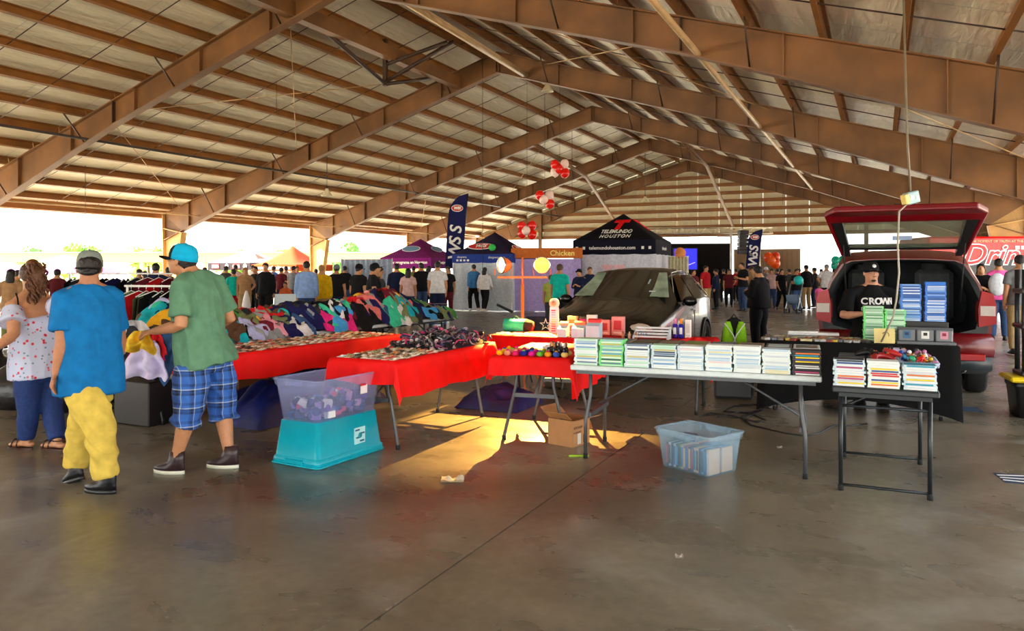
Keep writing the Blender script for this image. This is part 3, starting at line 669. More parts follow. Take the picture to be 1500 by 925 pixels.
# ---------------- crowd
POSES={
 'stand':dict(),
 'walk':dict(knL=(-.10,.16,.53),anL=(-.10,.10,.10),knR=(.10,-.03,.50),anR=(.10,-.26,.13),elL=(-.23,-.12,1.13),wrL=(-.24,-.10,.90),tipL=(-.23,-.06,.72),elR=(.23,.06,1.13),wrR=(.22,.22,.95),tipR=(.20,.32,.82)),
 'phone':dict(head=(0,.05,1.61),elL=(-.25,.0,1.13),wrL=(-.10,.26,1.18),tipL=(-.02,.33,1.24),elR=(.25,.0,1.13),wrR=(.10,.26,1.18),tipR=(.03,.34,1.24)),
 'hip':dict(elL=(-.30,-.10,1.16),wrL=(-.19,.03,1.03),tipL=(-.11,.12,.98),knR=(.13,.05,.50)),
 'cross':dict(elL=(-.24,.06,1.14),wrL=(-.02,.20,1.17),tipL=(.13,.18,1.20),elR=(.24,.06,1.15),wrR=(.03,.23,1.20),tipR=(-.12,.21,1.22))}
_pc={}
def crowd_mesh(pose,slv,leg,hair,cap,stout):
    k=(pose,slv,leg,hair,cap,stout)
    if k not in _pc:
        bl=mat('placeholder',(.5,.5,.5))
        _pc[k]=person_meshes(POSES[pose],dict(skin=bl,shirt=bl,pants=bl,shoe=bl,haircol=bl,cap=bl if cap else None,hair=hair,sleeve=slv,leg=leg,stout=stout,hem=.3,pitch=-.3 if pose=='phone' else 0,legk=1.1 if leg>1.5 else 1.2,footL=.1,footR=-.1))
    return _pc[k]
CC=dict(black=(22,22,26),navy=(26,34,66),grey=(120,122,126),white=(226,226,228),red=(176,24,34),teal=(18,190,170),pink=(238,96,170),lblue=(140,172,224),blue=(44,92,170),yellow=(236,190,20),khaki=(176,150,104),jeans=(52,74,112),tan=(170,130,92),maroon=(92,24,34),olive=(120,126,70),orange=(226,110,60),purple=(70,50,120),lime=(170,180,80),dgrey=(58,60,64),rose=(226,190,190),sky=(64,128,186))
SKN=dict(t=TAN,p=PALE,b=BROWN,d=TAN2); HR=dict(k=HBLK,b=HBRN,g=HGRY,y=HBLD)
def crowd(px,py,Y,face,pose,sh,pa,label,slv=.65,leg=1.95,hair='short',hc='k',sk='t',cap=None,stout=1.0,shoe='black',floor=0,h=None,group=None):
    """px,py: crown of the head in the photograph, Y: how far it stands, face: heading in degrees (0 = away from the camera)"""
    c=P(px,py,Y); hh=h if h else max(1.5,min(1.86,c.z-floor)); 
    t=thing('person',label,'person',(c.x,c.y,floor),math.radians(face),group); t.scale=(hh/1.745,)*3
    if cap: hh-=0
    mm={'shirt':cm(*CC[sh]),'trousers':cm(*CC[pa]),'shorts':cm(*CC[pa]),'hair':HR[hc],'body':SKN[sk],'shoe':cm(*CC[shoe],'plastic'),'sole':cm(*CC['white'],'plastic'),'cap':cm(*CC[cap]) if cap else None}
    last=None
    for nm,me,par in crowd_mesh(pose,slv,leg,hair,bool(cap),stout):
        if nm=='sole': continue
        ob=link(nm,me,t)
        for i in range(len(me.materials)): recolor(ob,i,mm[nm])
    return t
R_=[ # right hand crowd
 (1015,396,24,200,'phone','maroon','black','woman in dark red jacket looking at a phone by the booth curtain',1.9),
 (1034,389,26.5,215,'stand','red','khaki','man in red shirt, khaki shorts and red shoes beside the booth'),
 (1049,394,27.5,60,'stand','navy','black','person in dark navy jacket behind the man in khaki shorts',1.95),
 (1068,396,29,170,'hip','maroon','black','person in maroon top before the tan container'),
 (1088,384,26,110,'phone','black','jeans','tall man in black tee and blue jeans'),
 (1101,390,29,250,'cross','tan','khaki','person in tan shirt facing the tall man in jeans'),
 (1122,392,29.5,200,'stand','grey','dgrey','person in white cap and grey shirt behind the vest man'),
 (1131,397,28,140,'stand','rose','jeans','woman in pale top right of the vest man'),
 (1145,394,27,185,'walk','black','black','woman in black pushing the stroller'),
 (1156,397,31,30,'stand','dgrey','dgrey','person in dark grey standing behind the stroller'),
 (1167,396,26.3,190,'cross','black','jeans','woman in black top and jeans holding a turquoise ball'),
 (1181,388,27.5,10,'stand','black','khaki','man in black jacket and khaki trousers with his back turned'),
 (1193,392,29,40,'stand','black','navy','person in black standing left of the white shirt man'),
 (1211,387,26.5,320,'hip','white','black','grey haired man in white shirt and black trousers'),
 (1222,398,31,300,'stand','tan','jeans','person in tan behind the white shirt man'),
 (1200,425,26,170,'stand','pink','pink','small child in pink walking by the white shirt man'),
 (1060,402,33,0,'stand','black','black','dark figure before the beige container, left one'),
 (1078,401,34,20,'stand','red','black','figure in red far behind the tall man in jeans'),
 (1108,399,34,350,'stand','navy','jeans','figure in navy far behind, under the right feather flag'),
 (1139,401,35,10,'stand','purple','black','figure in purple far behind the stroller'),
 (1171,402,36,340,'stand','red','jeans','figure in red far behind the turquoise ball'),
 (1203,402,36,20,'stand','grey','black','figure in grey far behind under the white canopy')]
opt={1:dict(leg=1.1,shoe='red'),0:dict(slv=1.9,hair='long'),3:dict(hair='long'),6:dict(cap='white'),7:dict(hair='long',hc='b'),8:dict(hair='long'),10:dict(hair='bun',stout=1.1),11:dict(slv=1.95),12:dict(slv=1.95),13:dict(hc='g',stout=1.15),15:dict(h=.95,hair='long'),9:dict(slv=1.95),5:dict(slv=1.95,hc='b'),2:dict(slv=1.95)}
for i,r in enumerate(R_):
    k=dict(slv=r[8]) if len(r)>8 else {}
    k.update(opt.get(i,{})); crowd(*r[:8],**k)
crowd(1437,388,14.6,150,'phone','black','black','woman with long dark hair and pink sleeves beside the red car',hair='long',stout=1.1,h=1.62)
crowd(1463,378,15.5,335,'stand','pink','jeans','man in bright pink shirt and jeans before the red trailer',slv=1.9,h=1.72)
crowd(1494,374,13.0,345,'stand','grey','khaki','man in grey tee cut off by the right edge behind the shelf',h=1.75)
crowd(1112,398,13.6,35,'phone','black','black','man in black padded vest with grey sleeves looking down',slv=1.95,stout=1.25,h=1.58)
L_P=[ # middle and left
 (694,400,26.2,20,'walk','sky','black','man in blue shirt and black trousers walking past the white tent wall',dict(slv=1.9,shoe='white',h=1.66)),
 (710,405,26.0,340,'walk','white','black','woman in white top and black trousers walking past the white tent wall',dict(hair='long',slv=1.9,shoe='white',h=1.56)),
 (807,404,18.5,350,'stand','lime','dgrey','boy in yellow green striped shirt looking at the goods',dict(hc='b',h=1.36)),
 (820,388,17.6,340,'stand','teal','black','boy in turquoise tee beside the striped shirt boy',dict(hc='b',h=1.62)),
 (849,394,21,150,'phone','navy','black','person in navy with dark cap behind the black car hood',dict(cap='black',slv=1.9)),
 (864,391,23,190,'stand','navy','jeans','boy in navy jacket left of the black car roof',dict(hc='b',slv=1.9)),
 (526,399,17.0,330,'stand','black','black','man in black polo standing behind the clothes heap',dict(cap='black',stout=1.15,h=1.6)),
 (547,391,15.2,285,'phone','black','black','man in black tee and cap holding something behind the heap',dict(cap='black',stout=1.15,h=1.62)),
 (556,404,17.5,300,'stand','dgrey','black','person in slate grey right of the black capped man',dict(slv=1.9,h=1.55)),
 (581,400,20.5,10,'stand','navy','black','man in navy jacket under the purple canopy',dict(slv=1.95,stout=1.1,h=1.65)),
 (598,406,20.3,0,'stand','rose','jeans','woman with curly dark hair in pale pink top',dict(hair='long',h=1.52)),
 (617,401,22,20,'stand','black','jeans','man in black tee and jeans under the purple canopy',dict(h=1.68)),
 (628,406,23.5,350,'stand','purple','black','woman in purple navy top beside the man in jeans',dict(hair='long',h=1.6)),
 (641,397,20,5,'stand','white','navy','man in white shirt beside the blue cooler',dict(stout=1.15,h=1.7)),
 (656,406,23,170,'stand','black','maroon','woman in black right of the white shirt man',dict(hair='long',h=1.58)),
 (449,395,17.0,15,'stand','lblue','jeans','man in light blue shirt behind the clothes heap',dict(slv=1.9,stout=1.1,h=1.68)),
 (471,402,17.6,10,'stand','yellow','khaki','person in yellow hooded top behind the clothes heap',dict(slv=1.95,hc='y',stout=1.1,h=1.6)),
 (493,404,19.0,0,'stand','black','navy','man in black shirt and grey cap behind the heap',dict(cap='grey',h=1.6)),
 (389,402,19.5,180,'stand','black','black','man in black jacket facing the camera beyond the heap',dict(slv=1.95,h=1.66)),
 (359,408,21,200,'hip','tan','khaki','blond woman in tan carrying a white bag',dict(hair='long',hc='y',h=1.55)),
 (374,410,22,160,'stand','black','black','person in black right of the blond woman',dict(slv=1.9,h=1.58)),
 (342,412,21,30,'stand','teal','red','person in dark teal top left of the blond woman',dict(h=1.5)),
 (345,404,26,10,'stand','rose','jeans','figure in pale pink far under the black canopy',dict(h=1.65)),
 (412,410,26,350,'stand','maroon','black','figure in maroon left of the grey shirt figure',dict(h=1.55)),
 (419,409,27,20,'stand','rose','jeans','figure in pink under the orange canopy, left',dict(h=1.6)),
 (430,407,25,330,'stand','grey','dgrey','man in grey shirt under the orange canopy',dict(h=1.6)),
 (435,410,28,200,'stand','pink','black','figure in pink right of the grey shirt man',dict(h=1.6)),
 (418,421,20,180,'stand','orange','black','child in orange behind the white board',dict(h=1.15)),
 (228,405,15.5,20,'stand','navy','black','man in navy shirt by the steel column with the clothes racks',dict(stout=1.2,h=1.62)),
 (248,411,16.5,340,'stand','dgrey','black','person in grey right of the navy shirt man at the racks',dict(slv=1.9,h=1.55)),
 (204,411,19,0,'stand','black','jeans','figure in black left of the column',dict(h=1.5)),
 (212,417,18,30,'stand','sky','jeans','figure in turquoise blue left of the navy shirt man',dict(h=1.45)),
 (84,412,17,10,'stand','maroon','black','figure in maroon seen between the couple',dict(h=1.5)),
 (16,412,14,20,'stand','tan','olive','figure in patterned tan left of the ponytail woman',dict(hair='long',h=1.5)),
 (26,418,16,330,'stand','olive','black','figure in olive beside the ponytail woman',dict(h=1.48)),
 (300,412,24,30,'stand','black','jeans','figure in black right of the green tee man',dict(h=1.55)),
 (331,410,24,350,'stand','dgrey','jeans','figure in dark grey left under the black canopy',dict(h=1.6)),
 (370,405,29,10,'stand','white','khaki','figure in white far under the black canopy',dict(h=1.65)),
 (401,408,28,340,'stand','blue','black','figure in blue left edge of the orange canopy',dict(h=1.6)),
 (463,412,27,20,'stand','red','black','figure in red beyond the yellow hooded person',dict(h=1.5)),
 (505,409,25,0,'stand','black','jeans','figure in black before the grey curtain',dict(h=1.6)),
 (570,408,26,20,'stand','grey','jeans','figure in grey left under the purple canopy',dict(h=1.6)),
 (606,410,28,0,'stand','olive','black','figure in olive far under the purple canopy',dict(h=1.6))]
for r in L_P: crowd(*r[:8],**r[8])
# ------------------------------------------------------------------ tables, cloths, bins
ORD=['first','second','third','fourth','fifth','sixth','seventh','eighth','ninth','tenth','eleventh','twelfth','thirteenth','fourteenth','fifteenth','sixteenth','seventeenth','eighteenth','nineteenth','twentieth']
def ordn(k):
    if k<20: return ORD[k]
    n=k+1; return {20:'twentieth',30:'thirtieth',40:'fortieth'}.get(n) or ({2:'twenty ',3:'thirty ',4:'forty '}[n//10]+ORD[n%10-1])
class Frame:
    def __init__(s,A,deg): s.A=Vector((A[0],A[1],0)); s.a=math.radians(deg); s.x=Vector((math.cos(s.a),math.sin(s.a),0)); s.y=Vector((-math.sin(s.a),math.cos(s.a),0))
    def at(s,x,y,z=0): return s.A+s.x*x+s.y*y+Vector((0,0,z))
def table(F,Lx,Ly,z,topm,legm,label,style='wish',ends='y',name='folding_table'):
    """origin at the front left corner; ends: the axis along which the two leg frames stand apart"""
    t=thing(name,label,'table',F.A,F.a)
    MB().box((Lx/2,Ly/2,z-.02),(Lx,Ly,.04),b=.008).build('tabletop',topm,t)
    MB().box((Lx/2,Ly/2,z-.055),(Lx-.08,Ly-.08,.03)).build('apron',legm,t)
    m=(lambda u,v,w:(u,v,w)) if ends=='y' else (lambda u,v,w:(v,u,w))
    A,Bn=(Lx,Ly) if ends=='y' else (Ly,Lx)
    for e in(.14,Bn-.14):
        sg=1 if e<Bn/2 else -1
        for s in(-1,1):
            c=A/2
            if style=='wish': pts=[(c+s*.16,e,z-.06),(c+s*.17,e,z-.26),(c+s*.19,e,.40),(c+s*(A/2-.07),e,.03),(c+s*(A/2-.07),e,.0)]
            elif style=='bent': pts=[(c+s*(A/2-.10),e,z-.06),(c+s*(A/2-.10),e,.50),(c+s*(A/2-.06),e-sg*.03,.30),(c+s*(A/2-.06),e-sg*.03,0)]
            else: pts=[(c+s*(A/2-.05),e-sg*.04,z-.06),(c+s*(A/2-.05),e-sg*.04,0)]
            L=MB(); L.tube([m(*p) for p in pts],.0145,8); L.build('leg',legm,t)
            q=pts[-1]; MB().lathe([(.018,0),(.018,.035),(.0145,.04)],10,m(q[0],q[1],0)).build('foot_cap',black_rub,t)
        if style!='frame': MB().box(m(A/2,e-(sg*.0),.40 if style=='wish' else .34),m(A*.52 if style=='wish' else A-.16,.02,.035) if ends=='y' else (.02,A*.52 if style=='wish' else A-.16,.035)).build('crossbar',legm,t)
        else:
            for zz in(.04,z-.14): MB().tube([m(.05,e-sg*.04,zz),m(A-.05,e-sg*.04,zz)],.010,8).build('crossbar',legm,t)
        MB().tube([m(A/2,e,z*.52),m(A/2,e+sg*Bn*.27,z-.06)] if style!='frame' else [m(.08,e-sg*.04,z-.14),m(.3,e+sg*.25,z-.06)],.010,6).build('brace',legm,t)
    return t
def cloth(F,Lx,Ly,z,drop,m,label,corner=1.25,rip=.018,seed=0,over=None):
    """drop=(front,right,back,left) overhang"""
    f,r,b,l=drop; n=30; mb=MB(); k=.008
    xs=sorted(set([-l*(1-i/7) for i in range(7)]+[Lx*i/22 for i in range(23)]+[Lx+r*(i+1)/7 for i in range(7)]))
    ys=sorted(set([-f*(1-i/7) for i in range(7)]+[Ly*i/26 for i in range(27)]+[Ly+b*(i+1)/7 for i in range(7)]))
    def fn(x,y):
        ex=max(0,x-Lx,-x); ey=max(0,y-Ly,-y); sx=1 if x>Lx else -1; sy=1 if y>Ly else -1
        px=min(max(x,0),Lx); py=min(max(y,0),Ly); h=math.hypot(ex,ey)
        if h==0: return (px,py,z+.004+.003*noise.noise((x*6,y*6,seed)))
        nx,ny=sx*ex/h,sy*ey/h; g=min(1,h/.12)
        if ex and ey:
            o=.015+h*.16; d=h*(1 if corner>1 else .95)
            return (px+nx*o,py+ny*o,z+.004-d*(.98 if corner>1 else .9))
        s_=(y if ex else x); w=rip*g*(math.sin(s_*17+seed)+.6*math.sin(s_*31+2*seed))
        o=.014+.03*h+max(-.010,w)
        return (px+nx*o,py+ny*o,z+.004-h*.995+.012*g*math.sin(s_*7+seed))
    vs=[fn(x,y) for y in ys for x in xs]; nx_=len(xs); fs=[(j*nx_+i,j*nx_+i+1,(j+1)*nx_+i+1,(j+1)*nx_+i) for j in range(len(ys)-1) for i in range(nx_-1)]
    mb.add(vs,fs,0,True); o=mb.build('tablecloth',m,None,F.A,F.a); return tag(o,label,'tablecloth')
F1=Frame((-4.03,7.39),-26.7); F2=Frame((-3.14,6.87),-30.2); F3=Frame((-1.54,6.35),-25); F4=Frame((-.27,8.5),-22); F5=Frame((-.18,6.48),-18)
FW=Frame((.458,5.93),-21.2); FB=Frame((2.14,5.02),-25.2); F8=Frame((2.64,7.98),-22)
wt=cm(214,226,228,'plastic')
for k in range(3):
    table(Frame(F1.at(0,1.85*k),-26.7),.76,1.83,.745,wt,black_leg,'white folding table under the clothes heap, %s one'%(['nearest','middle','farthest'][k]))
table(F2,.74,2.44,.745,wt,black_leg,'long folding table under the bright red cloth beside the clothes heap')
cloth(F2,.74,2.44,.745,(.22,.24,.22,.2),red_cloth,'bright red cloth over the long table beside the clothes heap',seed=1)
table(F3,.66,1.80,.745,wt,grey_leg,'folding table with bent grey legs under the middle red cloth')
cloth(F3,.66,1.80,.745,(.19,.31,.2,.19),red_cloth,'red cloth with pointed corner over the middle table behind the bins',seed=2,corner=1.3)
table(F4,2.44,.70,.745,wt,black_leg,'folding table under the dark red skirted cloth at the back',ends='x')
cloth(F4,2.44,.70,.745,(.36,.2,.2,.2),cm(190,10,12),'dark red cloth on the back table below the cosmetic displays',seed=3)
table(F5,.70,1.22,.745,wt,grey_leg,'small folding table with bent grey legs over the cardboard box')
cloth(F5,.70,1.22,.745,(.16,.33,.1,.2),red_cloth,'bright red cloth hanging in a point over the cardboard box table',seed=5,corner=1.3,rip=.012)
table(FW,1.84,.74,.74,wt,grey_leg,'white folding table carrying the long row of game cases','bent',ends='x')
table(FB,.63,1.18,.715,cm(44,50,54,'plastic'),black_leg,'small black folding table with square leg frame at the right','frame')
# black stretch cover of the rear table
table(F8,1.83,.62,.735,wt,grey_leg,'folding table hidden in the black stretch cover',ends='x')
def stretch():
    mb=MB(); Lx,Ly,z=1.83,.62,.742; per=[]; n1,n2=20,8
    for i in range(n1): per.append((Lx*i/n1,0,i/n1))
    for i in range(n2): per.append((Lx,Ly*i/n2,i/n2))
    for i in range(n1): per.append((Lx*(1-i/n1),Ly,i/n1))
    for i in range(n2): per.append((0,Ly*(1-i/n2),i/n2))
    rings=[]
    for j in range(7):
        q=j/6; r=[]
        for (x,y,t) in per:
            arch=.16*math.sin(PI*t)**.8; zb=.0+arch*(1 if True else 0); sc=.035*math.sin(PI*t)*math.sin(PI*q)
            cx,cy=Lx/2,Ly/2; k=1+.03*q*(1-math.sin(PI*t))
            r.append((cx+(x-cx)*k*(1-sc*.2)+(.012 if x>cx else -.012),cy+(y-cy)*k*(1-sc)+(.012 if y>cy else -.012),z-(z-zb-.004)*q))
        rings.append(r)
    mb.loft(rings,0,True,False); mb.add([p for p in rings[0]],[tuple(range(len(per)))],0,False); return mb
tag(stretch().build('stretch_cover',cm(10,10,12),None,F8.A,F8.a),'black fitted stretch cover over the table before the red car','cover')
# plastic bins
def bin_geo(L,Wd,H,fl,thick=.004,rim=.016,seg=5):
    """open tub, floor at z 0, wider at the rim by fl"""
    def ring(k,z,ins=0,r=.04):
        a,b=L/2+k-ins,Wd/2+k-ins; o=[]
        for cx,cy,a0 in((a-r,b-r,0),(-a+r,b-r,PI/2),(-a+r,-b+r,PI),(a-r,-b+r,1.5*PI)):
            o+=[(cx+r*math.cos(a0+PI/2*i/seg),cy+r*math.sin(a0+PI/2*i/seg),z) for i in range(seg+1)]
        return o
    tub=MB(); tub.loft([ring(0,0),ring(fl*.8,H*.8),ring(fl*.85,H*.81),ring(fl+.006,H*.86),ring(fl+.008,H),ring(fl+.004,H,.006),ring(fl*.8,H*.8,thick),ring(0,thick,thick)],0,True,True)
    rm=MB(); rm.loft([ring(fl+.006,H-.012),ring(fl+rim,H-.010),ring(fl+rim,H),ring(fl-.001,H+.003),ring(fl+.002,H-.012)],0,True,False)
    return tub,rm
clearm=mat('frosted_clear_plastic',srgb(176,188,240),.25,var=.02,alpha=.24); clear2=mat('clear_blue_plastic',srgb(178,214,238),.22,var=.02,alpha=.26)
teal=mat('turquoise_plastic',srgb(0,172,196),.3,var=.04,alpha=.93)
def place_bin(c,rz,L,Wd,H,fl,m,label,up=False,z=0,latch=None):
    t=thing('storage_bin',label,'bin',(c[0],c[1],z),rz); tub,rm=bin_geo(L,Wd,H,fl)
    X=Matrix.Rotation(PI,4,'X') if up else None
    for mb,nm in((tub,'tub'),(rm,'rim')):
        if up: mb.v=[(x,-y,H+.003-zz) for x,y,zz in mb.v]
        mb.build(nm,m,t)
    for s in(-1,1):
        zz=(H-.03) if not up else .035
        MB().box((s*(L/2+fl+.012),0,zz),(.022,Wd*.45,.035),b=.006).build('handle',m,t)
        for yy in(-.30,-.1,.1,.3): MB().box((s*(L/2+fl*.55),yy*Wd,H*.9 if not up else H*.1),(.012,.012,H*.14)).build('rib',m,t)
    return t
bc=(-1.85+ -1.107)/2, (5.69+6.27)/2
brz=math.atan2(6.22-5.58,-1.12+1.47)
bx=Vector((math.cos(brz),math.sin(brz),0)); by=Vector((-math.sin(brz),math.cos(brz),0))
bcen=Vector((-1.45,5.60,0))+bx*.38+by*.225
place_bin(bcen,brz,.70,.40,.325,.035,teal,'turquoise storage bin turned upside down on the floor, under the clear bin',True)
tb=place_bin(bcen,brz,.68,.38,.325,.04,clearm,'clear open storage bin of small goods on the turquoise bin',False,.331)
for nm,c,d,m in(('label',(.14,-.232,.20),(.08,.004,.07),cm(236,232,236,'paper')),('label',(.13,-.2325,.235),(.07,.006,.014),cm(210,30,40,'paper'))):
    MB().box(c,d).build(nm,m,tb)
MB().box((-.20,-.2,.05),(.07,.014,.05)).build('label',cm(226,232,236,'paper'),tb)
ts_=[o for o in SC.objects if o.name.startswith('storage_bin')][0]
MB().box((.10,-.222,.165),(.13,.006,.13)).build('label',cm(176,232,236,'paper'),ts_)
for k in range(4): MB().box((.10+(-.03,.03,-.02,.025)[k],-.226,.21-.03*k),(.05,.004,.012)).build('label_print',cm(20,90,130,'paper'),ts_)
MB().lathe([(.0,0),(.022,0),(.022,.003),(0,.003)],14,X=Matrix.Translation((.10,-.226,.165))@Matrix.Rotation(PI/2,4,'X')).build('label_print',cm(30,150,170,'paper'),ts_)
# small packets inside the clear bin
random.seed(5)
pk=[cm(*c,'paper') for c in((70,70,140),(120,90,190),(40,44,70),(216,216,230),(230,80,120),(60,100,170),(30,30,40),(150,120,200),(200,160,220))]
MBp=MB(); MBp.box((0,0,0),(.075,.045,.055),b=.006); pkm=MBp.mesh('packet',pk[0])
for k in range(150):
    x,y=random.uniform(-.29,.29),random.uniform(-.14,.14); lay=k//50; z=.331+.03+lay*.042+random.uniform(0,.015)+(.03*math.exp(-((x-.1)/.15)**2) if lay==2 else 0)
    p=bcen+bx*x+by*y; o=link('packet',pkm,None,(p.x,p.y,z),rot=(random.uniform(-.6,.6),random.uniform(-.6,.6),random.uniform(0,PI))); recolor(o,0,random.choice(pk))
    tag(o,'small packet heaped inside the clear bin on the turquoise bin','packet','packets in the clear stacked bin')
# tote of games on the floor
trz=math.atan2(5.56-5.34,1.69-1.403); tx=Vector((math.cos(trz),math.sin(trz),0)); ty=Vector((-math.sin(trz),math.cos(trz),0))
tc_=Vector((1.403,5.36,0))+tx*.18+ty*.23
tt=place_bin(tc_,trz,.345,.445,.295,.03,clear2,'clear blue tinted tote of game cases standing alone on the floor')
random.seed(8)
gc=[(30,70,130),(36,120,190),(210,214,216),(40,52,70),(196,80,70),(70,120,60),(226,190,150),(24,26,34),(60,150,200)]
k=0
for row in range(2):
    for i in range(17):
        h=.185-.01*random.random(); w=.022; p=tc_+tx*(-.075+.150*row)+ty*(-.19+.0235*i)
        bk=MB(); bk.box((0,0,h/2),(.13,.0215,h),b=.002); bk.box((-.0655,0,h*.5),(.002,.016,h*.8),mi=1)
        o=bk.build('game_case',[cm(*random.choice(gc),'plastic'),cm(*random.choice(gc),'print')],None,(p.x,p.y,.006),trz)
        tag(o,'game case standing upright in the clear floor tote, %s of the %s row'%(ordn(i),['left','right'][row]),'game case','cases in the floor tote')
p=tc_+ty*.12-tx*.01
tag(MB().box((0,0,0),(.19,.11,.035),b=.008).build('console',cm(50,60,86,'plastic'),None,(p.x,p.y,.215),trz+.15),'dark flat console lying on the cases in the floor tote','console')
# cardboard box with open flaps
card=cm(178,128,80,'paper')
cb=thing('cardboard_box','open cardboard box with printed panels on the floor behind the table leg','box',(.49,6.47,0),math.atan2(6.5-6.3,.66-.50))
for c,d in(((0,-.125,.11),(.26,.006,.22)),((0,.125,.11),(.26,.006,.22)),((-.128,0,.11),(.006,.25,.22)),((.128,0,.11),(.006,.25,.22)),((0,0,.004),(.25,.24,.006))): MB().box(c,d).build('panel',card,cb)
for c,d,R in(((-.0,-.185,.235),(.25,.13,.005),Matrix.Rotation(-.30,3,'X')),((.165,0,.165),(.005,.23,.13),Matrix.Rotation(-.5,3,'Y')),((-.17,0,.26),(.11,.23,.005),Matrix.Rotation(.6,3,'Y')),((0,.17,.27),(.25,.11,.005),Matrix.Rotation(.7,3,'X'))): MB().box(c,d,R=R).build('flap',card,cb)
ink=cm(60,40,26,'paper')
text('ELECTROLUX'[:8] if False else 'KITCHEN',.030,ink,cb,(-.05,-.1295,.155),(PI/2,0,0),ext=.0006); text('14 CUP 6 PCS',.020,ink,cb,(-.06,-.1295,.115),(PI/2,0,0),ext=.0006)
text('FRAGILE',.024,ink,cb,(.1325,.02,.13),(PI/2,0,PI/2),ext=.0006)
for c,d,m in(((-.035,-.1295,.06),(.05,.002,.09),cm(214,208,200,'paper')),((.06,-.1295,.055),(.06,.002,.07),ink),((.1325,.06,.06),(.002,.06,.05),ink),((.1325,-.05,.05),(.002,.05,.06),cm(214,208,200,'paper'))): MB().box(c,d).build('printed_patch',m,cb)
# ------------------------------------------------------------------ game cases in stacks
def case_mesh(body,spine):
    m=MB(); m.box((0,.066,.0072),(.19,.135,.0144),b=.0018,mi=0); m.box((.004,-.0016,.0072),(.158,.002,.0104),mi=1); m.box((0,.068,.0146),(.182,.125,.0006),mi=1); return m.mesh('game_case',[body,spine])
CB={'white':cm(226,240,240,'plastic'),'green':cm(120,230,130,'plastic'),'blue':cm(60,130,226,'plastic'),'black':cm(36,38,44,'plastic'),'clear':cm(206,226,236,'plastic')}
_cm={k:case_mesh(v,v) for k,v in CB.items()}
SPW=[(232,238,238)]*7+[(190,214,236),(226,216,170),(206,214,226),(170,200,226),(236,206,210)]
SPX=[(232,238,236)]*3+[(120,160,210),(160,190,216),(60,70,90),(206,190,110),(190,230,200),(100,120,150)]
SPB=[(206,40,50),(236,236,236),(40,44,60),(236,206,40),(40,150,180),(180,60,110),(226,120,40),(50,70,140),(214,214,220),(30,30,36)]
SPP=[(226,236,246),(140,180,236),(70,120,200),(206,216,236),(186,206,226),(60,90,150)]
SPG=[(206,226,216),(150,180,170),(226,236,230),(110,140,130),(180,196,190)]
def stack(p,rz,n,kind,pal,what,cat='game case',z=.742,jit=.006,skip_label=False,th=.0147):
    for i in range(n):
        o=link('game_case',_cm[kind],None,(p[0]+random.uniform(-jit,jit),p[1]+random.uniform(-jit,jit)*.6,z+i*th),rz+random.uniform(-.02,.02))
        recolor(o,1,cm(*random.choice(pal),'print'))
        tag(o,'%s case %s from bottom, %s'%({'clear':'pale'}.get(kind,kind),ordn(i),what),cat,what)
random.seed(21)
rows=[('white',SPX),('green',SPX),('clear',SPX),('clear',SPX),('clear',SPW),('white',SPW),('white',SPW),('white',SPW),('black',SPB)]
for k,(kd,pal) in enumerate(rows):
    p=FW.at(.12+.2025*k,.035); n=[14,14,12,12,12,13,13,12,12][k]
    stack(p,FW.a,n,kd,pal,'%s front stack from left on white table'%ordn(k))
cover=[cm(*c,'print') for c in((120,104,84),(96,84,74),(170,190,196),(120,140,60),(132,110,92),(150,124,100),(206,226,230),(90,110,130),(140,120,96))]
for k in range(9):
    for i in range(4):
        p=FW.at(.12+.2025*k+random.uniform(-.006,.006),.42)
        bxm=MB(); bxm.box((0,0,.021),(.186,.30,.042),b=.003,mi=0); bxm.box((0,-.02,.0425),(.15,.22,.0012),mi=1); bxm.box((0,-.1505,.021),(.16,.002,.03),mi=1)
        o=bxm.build('game_box',[cm(*random.choice(((200,206,206),(90,80,72),(150,130,110))),'paper'),random.choice(cover)],None,(p.x,p.y,.742+.0425*i),FW.a)
        tag(o,'flat game box behind the %s front stack, %s from bottom'%(ordn(k),ordn(i)),'game box','flat game boxes behind the front stacks')
# dark row of cases with spines up at the right end of the white table and on the black table
for k in range(16):
    p=FW.at(1.70+.0,.22+.03*k); 
    if k<14: tag(MB().box((0,0,.06),(.17,.022,.12),b=.002).build('cartridge_case',cm(*((44,48,54),(70,76,82),(52,66,84))[k%3],'plastic'),None,(p.x,p.y,.742),FW.a,) if False else MB().box((0,0,.058),(.17,.022,.115),b=.002,R=Matrix.Rotation(-.25,3,'X')).build('cartridge_case',cm(*((44,48,54),(70,76,82),(52,66,84))[k%3],'plastic'),None,(p.x,p.y,.748),FW.a),'dark upright case, %s from front, right end of the white table'%ordn(k),'case','upright cartridge cases')
for k in range(3):
    stack(FB.at(.105+.205*k,.03),FB.a,[12,12,11][k],'white' if k==1 else 'clear',SPB+[(236,236,236)]*3,'%s stack on the small black table'%['left','middle','right'][k],z=.717,jit=.008)
for r in range(2):
  for k in range(14):
    p=FB.at(.11+.19*r,.24+.033*k)
    tag(MB().box((0,0,.075),(.17,.024,.15),b=.002,R=Matrix.Rotation(-.18,3,'X')).build('cartridge_case',cm(*((40,44,50),(84,84,78),(60,62,64),(36,48,64))[(k+r)%4],'plastic'),None,(p.x,p.y,.724),FB.a),'dark upright cartridge case on the black table, %s row, %s from front'%(['left','right'][r],ordn(k)),'case','upright cases on the black table')
